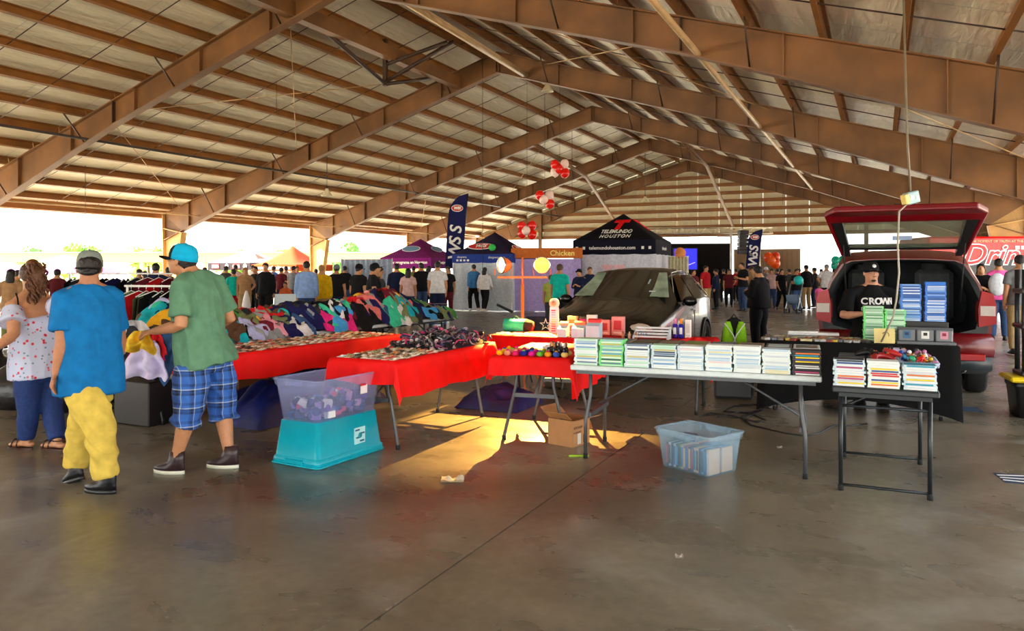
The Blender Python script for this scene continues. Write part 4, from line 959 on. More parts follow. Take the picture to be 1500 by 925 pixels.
# toy bin, toys, controllers on the black table
tb=place_bin(FB.at(.52,.42),FB.a,.18,.40,.16,.02,mat('toy_bin_plastic',srgb(196,214,240),.3,alpha=.6),'small clear bin full of toy figures on the black table',False,.717)
random.seed(31)
tc=[(30,60,170),(214,30,40),(236,236,236),(90,180,230),(240,190,40),(30,30,36),(200,120,170),(240,130,40),(90,60,40),(40,150,110)]
for k in range(44):
    x,y=random.uniform(-.08,.08),random.uniform(-.18,.18); lay=k%4; p=FB.at(.52+x,.42+y); c=random.choice(tc); m=MB()
    m.sphere((0,0,.0),(.020,.016,.026),8,6); m.sphere((0,0,.036),(.015,.015,.015),8,6,1)
    for s in(-1,1): m.tube([(s*.015,0,.012),(s*.034,.01,-.006)],[.007,.006],6,1); m.tube([(s*.009,0,-.018),(s*.013,.006,-.045)],[.008,.008],6,0)
    o=m.build('toy_figure',[cm(*c,'plastic'),cm(*random.choice(tc),'plastic')],None,(p.x,p.y,.775+.036*lay+random.uniform(0,.01)),0); o.rotation_euler=(random.uniform(-1.4,1.4),random.uniform(-1,1),random.uniform(0,6))
    tag(o,'small plastic toy figure heaped in the clear bin on the black table','toy','toy figures in the small bin')
def controller(p,rz,c1,label,tilt=0):
    t=thing('game_controller',label,'controller',p,rz); t.rotation_euler=(tilt,0,rz)
    b=MB(); b.tube([(-.07,-.035,0),(-.055,.0,.012),(-.02,.02,.018),(.02,.02,.018),(.055,0,.012),(.07,-.035,0)],[.014,.022,.022,.022,.022,.014],10,lat=(0,0,1),asp=1.2,dome=True); b.build('shell',c1,t)
    for x,y in((-.03,.0),(.03,.0)): MB().lathe([(.006,0),(.006,.012),(.010,.014),(.009,.019)],10,(x,y,.030)).build('thumbstick',black_rub,t)
    for a in range(4): MB().sphere((.052+.010*math.cos(a*PI/2),.012+.010*math.sin(a*PI/2),.034),.005,8,5).build('button',cm(*((214,40,40),(60,160,60),(50,90,200),(230,190,40))[a],'plastic'),t)
controller(FB.at(.30,.28,.885),FB.a+.6,cm(150,24,30,'plastic'),'dark red game controller on the upright cases of the black table')
controller(FB.at(.22,.48,.885),FB.a-.8,cm(30,32,36,'plastic'),'black game controller among the upright cases on the black table')
controller(FB.at(.36,.42,.905),FB.a+1.9,cm(190,40,44,'plastic'),'bright red game controller next to the toy bin')
controller(FB.at(.40,.62,.89),FB.a+.2,cm(200,190,226,'plastic'),'pale lilac game controller behind the toy bin')
# on the covered table: cartridge stand, stacks, sign, loose cartridges
cs=thing('cartridge_stand','grey stand of three labelled cartridges at the right end of the covered table','stand',F8.at(1.56,.10,.745),F8.a)
MB().box((0,.02,.015),(.52,.14,.03),b=.004).build('base',cm(96,102,108,'plastic'),cs); MB().box((0,.075,.09),(.50,.02,.15),b=.004).build('back_panel',cm(70,76,82,'plastic'),cs)
for k in range(3):
    t=thing('game_cartridge','grey cartridge with %s label in the stand, %s'%(['blue','white','pink'][k],['left','middle','right'][k]),'cartridge',F8.at(1.56-.165+.165*k,.10,.776),F8.a,'cartridges in the grey stand')
    m=MB(); m.box((0,.03,.055),(.15,.026,.115),b=.008); m.build('shell',cm(116,122,128,'plastic'),t); MB().box((0,.0165,.062),(.07,.003,.075)).build('label',cm(*((60,110,150),(230,232,228),(214,150,170))[k],'print'),t)
    MB().box((0,.0145,.07),(.035,.003,.03)).build('label_picture',cm(*((30,50,80),(40,40,36),(150,40,60))[k],'print'),t)
tag(MB().box((0,0,.105),(.46,.17,.21),b=.004).build('riser_box',blackp,None,F8.at(1.57,.46,.745),F8.a),'black riser box under the two tall blue stacks','box')
random.seed(41)
for k in range(2): stack(F8.at(1.46+.225*k,.39),F8.a,[26,25][k],'blue',SPP,'tall %s blue stack before the hatch'%['left','right'][k],z=.957)
p=F8.at(1.685,.39); tag(MB().box((0,.07,.02),(.185,.13,.04),b=.003).build('game_box',cm(20,110,210,'plastic'),None,(p.x,p.y,.957+25*.0147+.001),F8.a),'bright blue box topping the right blue stack','game box')
for k in range(2): stack(F8.at(1.10+.2*k,.22),F8.a,[25,23][k],'green',SPG,'%s green stack before the seller'%['left','right'][k],z=.745)
sg=thing('paper_sign','cream paper sign with a curved mark on the covered table','sign',F8.at(1.19,.08,.745),F8.a); MB().box((0,0,.075),(.19,.006,.15),R=Matrix.Rotation(-.2,3,'X')).build('card',cm(240,222,150,'paper'),sg)
MB().tube([(.03*math.cos(a)+.01,-.006-.012,.085+.03*math.sin(a)) for a in [PI*k/8-.4 for k in range(9)]],.003,5).build('curved_mark',cm(60,40,30,'paper'),sg)
lc=[(90,94,96),(120,112,100),(200,170,60),(60,56,54),(190,120,50),(170,170,168),(210,200,150),(150,60,50),(110,120,130)]
for k in range(44):
    x=.06+.95*((k%15)/14)+random.uniform(-.02,.02); y=.06+.16*(k//15)+random.uniform(-.02,.02); m=MB(); m.box((0,0,.012),(.06,.10,.024),b=.003); m.box((0,-.01,.0245),(.04,.05,.001),mi=1); p=F8.at(x,y,.745)
    o=m.build('game_cartridge',[cm(*random.choice(lc),'plastic'),cm(*random.choice(lc),'print')],None,p,F8.a+random.uniform(-.5,.5)); tag(o,'loose cartridge flat on the covered table, %s from left in %s row'%(ordn(k%15),['front','middle','back'][k//15]),'cartridge','loose cartridges on the covered table')
p=F8.at(.52,.55,.755); tag(MB().box((0,0,.02),(.52,.16,.03),b=.004).build('white_board',cm(244,246,248,'gloss'),None,(p.x,p.y,.765),F8.a),'white flat board lying at the back of the covered table','board')
p=F8.at(.33,.02,.745); 
bpk=thing('backpack','lime green and black backpack standing on a crate behind the white table','backpack',(2.60,8.80,.301),-.2); bpk.scale=(.86,.86,.86)
MB().loft([[(.17*k*math.cos(a),.10*k2*math.sin(a),z) for a in [2*PI*i/16 for i in range(16)]] for z,k,k2 in((0,.95,1),(.15,1.05,1.1),(.40,1.0,1.0),(.58,.85,.8),(.70,.5,.5),(.73,.15,.2))],0,True,True).build('bag',cm(24,26,24),bpk)
for s in(-1,1): MB().loft([[(s*.085+.07*k*math.cos(a),-.085+.05*k*math.sin(a),z) for a in [2*PI*i/12 for i in range(12)]] for z,k in((.30,.8),(.42,1.1),(.58,.9),(.68,.45))],0,True,True).build('pocket',cm(130,190,30),bpk)
for s in(-1,1): MB().tube([(s*.13,-.13,.66),(s*.02,-.15,.5),(-s*.04,-.14,.33)],.008,6).build('strap',cm(220,224,214),bpk)
MB().tube([(-.05,-.02,.71),(0,-.02,.78),(.05,-.02,.71)],.010,6).build('handle',blackp,bpk)
tag(MB().box((0,0,.15),(.44,.34,.30),b=.03).build('storage_crate',cm(60,62,66,'plastic'),None,(2.60,8.80,0),-.3),'dark grey crate on the floor under the lime green backpack','crate')
# ------------------------------------------------------------------ clothes heap
random.seed(77)
def heapz(x,y):   # x across (0..76), y along 0..5.5 in the frame of the clothes tables
    b=max(0,math.sin(PI*min(1,max(0,(x+.02)/.80))))**1.1
    e=min(1,max(0,(y+.05)/.45))*min(1,max(0,(5.65-y)/.6))
    return .755+b*e*(.26+.15*noise.noise((x*2.2,y*1.1,3))+.09*math.sin(y*1.9+1)*(1 if y<4.4 else .5))
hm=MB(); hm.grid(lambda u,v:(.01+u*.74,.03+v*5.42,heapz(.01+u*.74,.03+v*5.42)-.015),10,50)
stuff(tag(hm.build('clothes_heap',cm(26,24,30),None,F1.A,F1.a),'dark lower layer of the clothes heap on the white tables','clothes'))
NAMES=[('navy',(28,28,86)),('black',(18,18,22)),('green',(70,150,70)),('red',(206,24,36)),('pink',(240,160,180)),('teal',(20,176,196)),('sky blue',(70,160,226)),('white',(226,226,230)),('grey',(150,154,156)),('maroon',(110,24,44)),('salmon',(226,120,116)),('denim',(54,84,130)),('yellow',(240,180,40)),('lilac',(186,190,236)),('brown',(92,66,48)),('olive',(120,130,90)),('magenta',(226,40,130)),('mint',(60,200,160)),('charcoal',(46,46,50))]
KINDS=['shirt','jacket','sweater','pair of trousers','blouse','hooded top','skirt']
def garment(w,h,seed):
    """a crumpled piece of cloth with thickness, lying over the heap (local xy)"""
    n=15
    def f(u,v,dx,dy,rz,top):
        a=(u-.5)*2; b=(v-.5)*2; r=max(abs(a),abs(b)); k=1/(max(1e-3,math.hypot(a,b)/r)) if r>0 else 1
        k=.55+.45*k; ed=1+.22*noise.noise((a*1.5+seed,b*1.5,2))
        x=a*k*ed*w/2; y=b*k*ed*h/2
        X=x*math.cos(rz)-y*math.sin(rz)+dx; Y=x*math.sin(rz)+y*math.cos(rz)+dy
        fold=.040*noise.noise((X*9+seed,Y*9,seed))+.020*math.sin((x*math.cos(seed)+y*math.sin(seed))*42+3*noise.noise((X*6,Y*6,seed)))
        d=max(0,r-.78)/.22
        return X,Y,fold,d
    return f,n
def add_garment(F,x,y,w,h,rz,cname,col,kind,label,grp,zf,seed,lift=.0):
    f,n=garment(w,h,seed); mb=MB()
    def top(u,v):
        X,Y,fo,d=f(u,v,x,y,rz,True); z=zf(X,Y)+lift+.045+fo*(1-d)-.055*d
        if X<-.03 or X>.80: z=max(.42,z-(max(-.03-X,X-.80))*.9)
        return (X-x,Y-y,z)
    mb.grid(top,n,n)
    o=mb.build('garment',cm(*col),None,F.at(x,y,0),F.a); tag(o,label,'clothes',grp); return o
# large patterned pieces seen in the photograph, then the fill
seen=[(.40,1.05,.50,.60,.3,'green'),(.30,.75,.45,.5,.9,'black'),(.55,.72,.42,.5,.2,'black'),(.66,1.0,.3,.36,.5,'brown'),(.70,1.30,.28,.4,.1,'lilac'),(.5,1.35,.4,.36,.6,'olive'),(.45,1.75,.34,.4,.3,'red'),(.62,1.65,.34,.36,.8,'pink'),(.66,1.45,.26,.3,.3,'maroon'),(.50,2.2,.62,.8,.2,'navy'),(.72,2.0,.28,.34,.4,'white'),(.40,2.75,.5,.5,.2,'black'),(.55,2.9,.3,.7,.5,'white'),(.68,2.75,.26,.7,.35,'sky blue'),(.72,2.45,.22,.3,.3,'magenta'),(.55,3.5,.40,.50,.3,'salmon'),(.45,3.3,.3,.3,.2,'red'),(.68,3.2,.34,.6,.25,'black'),(.25,3.6,.4,.5,.3,'brown'),(.40,4.1,.4,.5,.3,'maroon'),(.62,4.3,.35,.4,.3,'teal'),(.45,4.7,.5,.6,.3,'navy'),(.65,4.8,.35,.4,.2,'sky blue'),(.70,5.2,.3,.4,.3,'olive'),(.30,2.3,.5,.5,.2,'charcoal'),(.2,3.1,.45,.5,.4,'grey'),(.22,2.75,.35,.4,.2,'red'),(.18,2.45,.4,.5,.1,'teal'),(.25,4.6,.4,.5,.1,'black'),(.70,3.85,.30,.5,.2,'mint'),(.2,1.4,.5,.5,.2,'charcoal'),(.55,.30,.34,.4,.3,'yellow'),(.70,.35,.3,.34,.8,'pink'),(.25,.35,.5,.5,.3,'teal'),(.68,.55,.25,.3,.2,'sky blue')]
cnt={}
cd=dict(NAMES); lay=0
def glabel(c,kind,x,y):
    side='near edge' if x>.5 else ('middle' if x>.28 else 'far edge')
    key=(c,); cnt[key]=cnt.get(key,0)+1
    return '%s %s in the clothes heap, %s %s from near end, %s'%(c,kind,ordn(cnt[key]-1),c,side)
allg=[(x,y,w,h,r,c,.03) for (x,y,w,h,r,c) in seen]
for k in range(150):
    allg.append((random.uniform(.08,.72),random.uniform(.1,5.4),random.uniform(.20,.34),random.uniform(.22,.40),random.uniform(0,PI),random.choice(NAMES+NAMES[:2]*3+NAMES[18:]*2)[0],.03*random.random()))
allg.sort(key=lambda q:q[1])
for (x,y,w,h,r,c,lf) in allg: add_garment(F1,x,y,w,h,r,c,cd[c],None,glabel(c,random.choice(KINDS),x,y),'clothes heaped on the white tables',heapz,random.uniform(0,50),lf)
# pieces hanging over the near end, handled by the man in green
def hang(p,w,L,rz,col,label,seed,name='garment'):
    mb=MB()
    def f(u,v):
        a=(u-.5)*w*(.45+.95*v**.7); z=-L*v*(1+.55*noise.noise((u*4,seed,1))); return (a*(1+.1*noise.noise((v*4,u*3,seed))),.035*math.sin(u*15+seed)*(.3+v)+.07*noise.noise((u*4,v*4,seed))-.06*math.sin(v*PI/2),z)
    mb.grid(f,16,14); mb.grid(lambda u,v:tuple(Vector(f(1-u,v))+Vector((0,.02,0))),16,14)
    return tag(mb.build(name,cm(*col),None,p,rz),label,'clothes')
hang(P(205,485,6.1),.20,.16,.2,(236,196,60),'yellow cloth in the hands of the man in green',1)
hang(P(214,500,6.35),.30,.30,.1,(214,206,240),'white lilac top hanging off the near end of the clothes table',2)
hang(P(216,490,6.55),.22,.22,.3,(226,30,130),'magenta cloth hanging between the yellow and white pieces',3)
hang(P(252,485,6.7),.36,.36,.4,(54,90,140),'blue denim piece hanging beside the man in green',4)
hang(P(228,490,6.45),.14,.2,.4,(206,30,40),'small red cloth hanging by the denim piece',5)
hang(P(190,470,7.0),.40,.30,.4,(220,220,226),'white garment over the near left corner of the clothes table',6)
hang(P(183,478,6.95),.34,.34,.5,(60,62,70),'grey garment below the white one at the near left corner',7)
# clothes rails behind the heap at left
def rail(a,b,h,label,cols,seed,grp):
    a=Vector(a);b=Vector(b); d=(b-a); L=d.length; rz=math.atan2(d.y,d.x); t=thing('clothes_rail',label,'rail',a,rz)
    MB().tube([(0,0,h),(L,0,h)],.014,8).build('top_bar',white_ink,t)
    for x in(.04,L-.04):
        MB().tube([(x,0,.06),(x,0,h)],.014,8).build('post',white_ink,t); MB().tube([(x,-.22,.03),(x,.22,.03)],.014,8).build('foot',white_ink,t)
    random.seed(seed)
    for k,c in enumerate(cols):
        x=.10+(L-.2)*k/max(1,len(cols)-1); p=a+d.normalized()*x
        g=thing('hanging_garment','%s garment on a hanger, %s on the %s'%(c,ordn(k),grp),'clothes',(p.x,p.y,0),rz+PI/2+random.uniform(-.35,.35),'clothes on the '+grp)
        MB().tube([(-.20,0,h-.13),(0,0,h-.06),(.20,0,h-.13)],.006,6).build('hanger',white_ink,g); MB().tube([(0,0,h-.06),(0,0,h-.02),(.015,0,h+.012),(.0,0,h+.022)],.003,5).build('hook',chrome,g)
        s=random.uniform(0,30); LL=random.uniform(.55,.75)
        def f(u,v,sg=1):
            w=.21+.05*v; x=(u-.5)*2*w; sl=.09*abs(u-.5)*2*(1-v); return (x,sg*(.035+.015*math.sin(u*14+s)*v),h-.07-sl-LL*v)
        m=MB(); m.grid(f,10,8); m.grid(lambda u,v:f(1-u,v,-1),10,8); m.build('cloth',cm(*cd[c]),g)
rail((-4.95,9.6,0),(-3.75,9.25,0),1.28,'white clothes rail behind the near end of the clothes heap',['olive','red','olive','black','charcoal','black','magenta','sky blue','navy','black'],1,'white rail')
rail((-7.4,12.5,0),(-5.2,12.0,0),1.42,'far clothes rail seen between the couple and the column',['black','charcoal','grey','black','navy','black','charcoal','maroon','red','maroon','black'],2,'far rail')
# cardboard boxes and tarps below the tables
for k,(x,y,s,rz) in enumerate([(.30,.75,(.42,.34,.28),.1),(.36,1.4,(.5,.4,.36),-.1),(.15,.32,(.34,.26,.2),.3)]):
    tag(MB().box((0,0,s[2]/2),s,b=.004).build('cardboard_box',cm(*((150,104,60),(128,86,48),(166,118,70))[k],'paper'),None,F1.at(x,y),F1.a+rz),'closed cardboard box on the floor under the clothes table, %s one'%['second','third','nearest'][k],'box')
def tarp(F,x0,x1,y0,y1,h,label,seed):
    m=MB(); m.grid(lambda u,v:(x0+(x1-x0)*u,y0+(y1-y0)*v,.006+max(0,(math.sin(PI*u)*math.sin(PI*v))**.35*h*(1+.35*noise.noise((u*5,v*8,seed))) )),18,30)
    tag(m.build('blue_tarp',mat('blue_tarp_plastic',srgb(14,24,92),.55,var=.5,scale=6,bump=.9),None,F.A,F.a),label,'tarp')
tarp(F2,.05,.68,.45,2.3,.42,'crumpled dark blue tarp bundle under the long red table',1)
tarp(F3,.1,.85,1.95,2.7,.2,'blue tarp bundle on the floor beyond the middle red table',2)
tarp(F1,.45,.74,.9,2.2,.2,'blue tarp bundle low under the clothes table',3)
# ------------------------------------------------------------------ small goods on the red tables
GC=[(236,226,206),(226,206,176),(206,160,140),(240,240,236),(170,130,90),(120,110,90),(236,150,90),(210,60,60),(150,160,120),(60,56,54),(240,210,190)]
gcm=[cm(*c,'print') for c in GC]
cdm=MB(); cdm.box((0,0,.003),(.055,.085,.003)); cdm.sphere((0,.0,.008),(.016,.022,.008),8,5,1); cdm.box((0,.033,.007),(.03,.012,.004),mi=1); cdm=cdm.mesh('card',[gcm[0],gcm[1]])
def scatter(F,x0,x1,y0,y1,nx,ny,z,label,grp,skip=None,pal=gcm):
    for j in range(ny):
        for i in range(nx):
            x=x0+(x1-x0)*(i+.5)/nx+random.uniform(-.008,.008); y=y0+(y1-y0)*(j+.5)/ny+random.uniform(-.008,.008)
            if skip and skip(x,y): continue
            o=link('carded_accessory',cdm,None,F.at(x,y,z),F.a+random.uniform(-.35,.35)); o.rotation_euler.x=random.uniform(0,.12); recolor(o,0,random.choice(pal)); recolor(o,1,random.choice(gcm))
            tag(o,'%s, %s across in row %s from near end'%(label,ordn(i),ordn(j)),'accessory',grp)
random.seed(15)
scatter(F2,.03,.71,.05,2.4,8,19,.752,'carded accessory, long red table','accessories on the long red table')
scatter(F3,.03,.63,.04,.86,8,9,.752,'carded accessory, middle red table','accessories on the middle red table',pal=[gcm[0],gcm[1],gcm[3],gcm[5],gcm[10]])
scatter(F4,.03,1.05,.03,.30,14,3,.752,'carded accessory, back red table','accessories on the back red table')
blobs=[(24,26,44),(40,40,48),(70,74,90),(180,150,150),(206,60,110),(60,60,110),(20,20,24),(150,150,160),(226,206,206),(120,60,90),(90,80,70)]
sg=MB(); sg.tube([(-.065,-.012,0),(-.06,.03,.006),(-.03,.042,.010),(0,.04,.012),(.03,.042,.010),(.06,.03,.006),(.065,-.012,0)],[.005,.008,.007,.005,.007,.008,.005],6,0)
for s in(-1,1): sg.sphere((s*.032,.036,-.006),(.026,.008,.02),9,6,1)
sgm=sg.mesh('glasses',[gcm[0],gcm[1]])
for k in range(170):
    x=random.uniform(.03,.63); y=random.uniform(.84,1.75); b=math.sin(PI*min(1,max(0,(y-.80)/1.02)))**.6*math.sin(PI*min(1,max(0,x/.66)))**.6
    z=.765+b*.13*(.55+.45*((k%4)/3)); o=link('sunglasses',sgm,None,F3.at(x,y,z),0); o.rotation_euler=(random.uniform(-.9,.9),random.uniform(-.7,.7),random.uniform(0,6.3)); c=random.choice(blobs)
    recolor(o,0,cm(*c,'plastic')); recolor(o,1,cm(*random.choice(blobs),'gloss')); tag(o,'pair of sunglasses in the dark heap on the far half of the middle red table','sunglasses','sunglasses heap on the middle red table')
m=MB(); m.grid(lambda u,v:(.02+u*.62,.82+v*.96,.752+.11*max(0,math.sin(PI*u)*math.sin(PI*v))**.6),12,16); stuff(tag(m.build('goods_heap',cm(44,42,52),None,F3.A,F3.a),'dark lower layer of the sunglasses heap','goods'))
# small red table: soft toys, jars, bottles
fc=[(240,180,20),(236,150,120),(226,30,110),(40,40,150),(226,30,150),(110,190,60),(236,160,40),(60,90,190),(240,210,120)]
for k in range(22):
    x=.06+.58*((k%9)/8); y=.05+.13*(k//9); c=fc[k%9]
    m=MB(); m.sphere((0,0,.022),(.034,.03,.024),10,7); m.sphere((.0,-.0,.045),(.016,.016,.010),8,6,1); o=m.build('squeeze_toy',[cm(*c),cm(*random.choice(fc))],None,F5.at(x,y,.752),random.uniform(0,6)); tag(o,'%s soft round toy on the small red table, %s in %s row'%(['yellow','peach','magenta','dark blue','pink','green','orange','blue','cream'][k%9],ordn(k%9),['front','second','third'][k//9]),'toy','soft toys on the small red table')
for k in range(10):
    x=.50+.045*(k%4); y=.06+.07*(k//4); m=MB(); m.lathe([(.017,0),(.018,.06),(.016,.075),(.007,.082)],10); t=thing('polish_bottle','small dark bottle with pale cap on the small red table beside the game stacks','bottle',F5.at(x,y,.752),0,'dark bottles on the small red table'); m.build('bottle',cm(24,26,30,'gloss'),t)
    MB().lathe([(.008,.08),(.009,.115),(.006,.12)],10).build('bottle_cap',cm(*((226,226,226),(200,130,90),(40,40,44))[k%3],'plastic'),t)
for k in range(7):
    p=F5.at(.38+.05*(k%4),.42+.08*(k//4),.752); tag(MB().lathe([(.0,0),(.03,0),(.034,.02),(.036,.05),(.0,.055)],12).build('trinket',cm(*((236,226,226),(206,40,50),(240,200,190))[k%3],'plastic'),None,p),'white and red trinket at the back of the small red table','trinket','trinkets behind the soft toys')
# ------------------------------------------------------------------ cosmetic displays on the back table
def cbox(c,size,F,mats,label,name='product_box',cat='box',group=None,pic=True,ang=0):
    t=thing(name,label,cat,F.at(*c),F.a+ang,group); w,d,h=size; MB().box((0,0,h/2),size,b=.003).build('carton',mats[0],t)
    if pic:
        MB().box((0,-d/2-.001,h*.55),(w*.62,.002,h*.5)).build('picture',mats[1],t); MB().box((0,-d/2-.001,h*.15),(w*.7,.002,h*.08)).build('print',mats[2] if len(mats)>2 else mats[1],t)
    return t
wc=cm(236,228,226,'paper'); pc=cm(226,120,130,'paper'); dk=cm(40,36,40,'paper')
for k in range(8): cbox((.74+.058*k+(.012 if k>3 else 0),.42,.752),(.05,.05,.12),F4,(wc,cm(60,56,60,'paper') if k%2 else pc,pc),'narrow white and pink carton in the row of eight, %s from left'%ordn(k),group='row of eight cartons')
tw=thing('lipstick_tower','tall white display tower with rainbow row of samples and round badge','display',F4.at(.62,.50,.752),F4.a)
MB().prism([(-.055,0),(.055,0),(.045,.30),(-.045,.30)],-.03,.03,lambda u,v,w:(u,w,v)).build('column',cm(226,226,240,'paper'),tw); MB().lathe([(0,-.012),(.06,-.012),(.06,.012),(0,.012)],20,X=Matrix.Translation((0,0,.345))@Matrix.Rotation(PI/2,4,'X')).build('badge',cm(236,214,200,'paper'),tw)
MB().lathe([(0,-.003),(.03,-.003),(.03,.003),(0,.003)],16,X=Matrix.Translation((0,-.014,.345))@Matrix.Rotation(PI/2,4,'X')).build('badge_picture',cm(200,150,110,'paper'),tw)
for k,c in enumerate([(206,60,110),(226,80,100),(236,110,140),(226,170,90),(236,214,120),(170,210,150),(120,190,200),(130,170,220),(160,150,210),(190,60,70)]): MB().box((0,-.033,.03+.026*k),(.05,.008,.014)).build('sample',cm(*c,'gloss'),tw)
cbox((.83,.55,.752),(.11,.08,.20),F4,(cm(246,214,150,'paper'),cm(190,120,60,'paper'),dk),'cream and yellow carton behind the row of eight')
cbox((1.06,.55,.752),(.11,.08,.22),F4,(wc,dk,dk),'white carton with black mark behind the row of eight')
jr=thing('cream_jar','magenta jar with black lid between the cream and white cartons','jar',F4.at(.95,.55,.872+.0),F4.a); tag(MB().box((0,0,.06),(.1,.08,.12),b=.003).build('product_box',dk,None,F4.at(.95,.55,.752),F4.a),'dark carton under the magenta jar','box')
MB().lathe([(.038,0),(.04,.01),(.04,.05),(.03,.055)],16).build('jar_body',cm(226,40,130,'gloss'),jr); MB().lathe([(.041,.05),(.041,.075),(.038,.08),(0,.08)],16).build('lid',dk,jr)
for k in range(2): cbox((1.22+.16*k,.50,.752),(.14,.08,[.17,.21][k]),F4,(cm(240,150,150,'paper'),cm(214,60,70,'paper'),cm(250,220,220,'paper')),'%s pink counter display carton with arched top'%['shorter','taller'][k])
for k in range(3):
    w=[.10,.14,.15][k]; t=thing('counter_tray','%s sloped counter tray with pale blue front and coral insert'%['small left','middle','large right'][k],'display',F4.at(.86+.165*k+(.02 if k else 0),.10,.752),F4.a)
    h=[.09,.10,.13][k]; MB().prism([(-.07,0),(.07,0),(.07,h+.05),(-.07,h)],-w/2,w/2,lambda u,v,q:(q,u,v)).build('tray',cm(186,222,240,'paper'),t)
    MB().box((0,.045,h+.03),(w*.95,.05,.08),R=Matrix.Rotation(.3,3,'X')).build('insert',cm(*((240,170,140),(240,130,90),(236,70,70))[k],'paper'),t)
for k in range(5): tag(MB().lathe([(.015,0),(.016,.05),(.008,.055),(.008,.075),(0,.077)],10).build('trinket',cm(*((180,120,80),(30,26,26),(220,190,150),(40,34,30),(200,140,90))[k],'gloss'),None,F4.at(1.52+.035*k,.14,.752)),'small brown bottle right of the coral trays','bottle','brown bottles by the trays')
pl=thing('white_rack','white slatted display rack with faint lettering right of the pink cartons','rack',F4.at(1.82,.18,.752),F4.a)
for k in range(4): MB().box((0,-.06+.05*k,.03+.028*k),(.36,.035,.02),b=.003).build('slat',cm(226,234,238,'plastic'),pl)
for s in(-1,1): MB().prism([(-.09,0),(.12,0),(.12,.13),(-.09,.03)],s*.18-.006,s*.18+.006,lambda u,v,w:(w,u,v)).build('side_panel',cm(206,222,232,'plastic'),pl)
text('SALE',.05,cm(90,130,160,'print'),pl,(-.08,-.082,.055),(PI/2-.5,0,0),ext=.001)
for k,(c1,c2) in enumerate([((60,30,160),(236,130,170)),((40,40,170),(250,150,30))]):
    t=thing('spray_bottle','%s bottle with %s cap on the back table'%(['purple','blue'][k],['pink','orange'][k]),'bottle',F4.at(2.03+.065*k,.40,.752),F4.a); MB().lathe([(.026,0),(.028,.01),(.028,.14),(.014,.155)],14).build('bottle',cm(*c1,'gloss'),t); MB().lathe([(.015,.15),(.017,.20),(.012,.21)],12).build('bottle_cap',cm(*c2,'plastic'),t); MB().box((0,-.028,.08),(.03,.003,.07)).build('label',white_ink,t)
cbox((2.17,.40,.752),(.06,.05,.20),F4,(cm(236,234,228,'paper'),cm(210,210,204,'paper')),'tall white carton right of the two bottles')
hang(F4.at(2.30,.0,.80),.34,.10,F4.a,(224,40,40),'red cloth scrap at the right end of the back table',9)
for k in range(6): tag(MB().box((0,0,.02),(.10,.06,.04),b=.004).build('product_box',cm(*((60,20,24),(120,40,44),(40,36,40))[k%3],'paper'),None,F4.at(1.75+.085*(k%4),.45,.752+.042*(k//4)),F4.a),'small maroon carton behind the white rack','box','maroon cartons')
tb_=thing('duffel_bag','turquoise duffel bag with black end on the left of the back table','bag',F4.at(.16,.48,.752),F4.a)
MB().tube([(-.15,0,.08),(.11,0,.08)],[.078,.078],14,asp=1).build('bag',cm(40,190,160),tb_); MB().tube([(.11,0,.08),(.20,0,.07)],[.079,.06],14).build('end_panel',cm(24,30,34),tb_); MB().tube([(-.08,0,.155),(-.02,0,.19),(.05,0,.155)],.006,6).build('handle',cm(24,60,54),tb_)
ch=thing('camp_chair','camp chair with navy star back standing behind the back table','chair',(.39,9.42,0),-.25)
MB().box((0,0,.66),(.46,.02,.48),b=.008,R=Matrix.Rotation(-.12,3,'X')).build('backrest',cm(16,22,54),ch); MB().box((0,.25,.42),(.46,.42,.02),b=.008).build('seat',cm(16,22,54),ch)
st=[(.085*(1 if i%2==0 else .40)*math.sin(PI*i/5),.085*(1 if i%2==0 else .40)*math.cos(PI*i/5)) for i in range(10)]; st2=[(x*.66,y*.66) for x,y in st]
MB().prism(st,-.004,0,lambda u,v,w:(u+.04,w-.012-.01*0,v+.80),X=Matrix.Translation((0,-.022,0))).build('star_emblem',white_ink,ch); MB().prism(st2,-.006,0,lambda u,v,w:(u+.04,w-.013,v+.80),X=Matrix.Translation((0,-.022,0))).build('star_emblem',cm(24,34,80),ch)
for s in(-1,1):
    for a,b in(((s*.22,-.02,.88),(s*.24,.02,.40)),((s*.24,0,.42),(s*.24,.44,0)),((s*.24,.44,.42),(s*.24,.0,0))): MB().tube([a,b],.011,6).build('leg',grey_leg,ch)
# ------------------------------------------------------------------ floodlights on their orange tripod
wl=thing('work_light_stand','orange tripod stand with two floodlights lit behind the red tables','lamp',(.13,9.28,0),0)
og=cm(240,120,50,'plastic')
MB().tube([(0,0,.18),(0,0,1.30)],.022,10).build('pole',og,wl); MB().tube([(0,0,1.28),(0,0,1.64)],.012,8).build('upper_pole',og,wl); MB().lathe([(.03,.0),(.03,.08)],12,(0,0,.66)).build('collar',blackp,wl)
for k in range(3):
    a=k*2.094+.6; l_=MB().tube([(0,0,.42),(.33*math.cos(a),.33*math.sin(a),.02)],.013,8).build('leg',og,wl); MB().tube([(.0,0,.2),(.17*math.cos(a),.17*math.sin(a),.22)],.008,6).build('strut',og,l_)
MB().box((.0,0,1.395),(.62,.03,.03),b=.005).build('crossbar',og,wl)
halo=mat('halogen_glass',(1,.36,.04),.3,emit=1.7); halo2=mat('halogen_glass_side',(1,.70,.30),.3,emit=1.8)
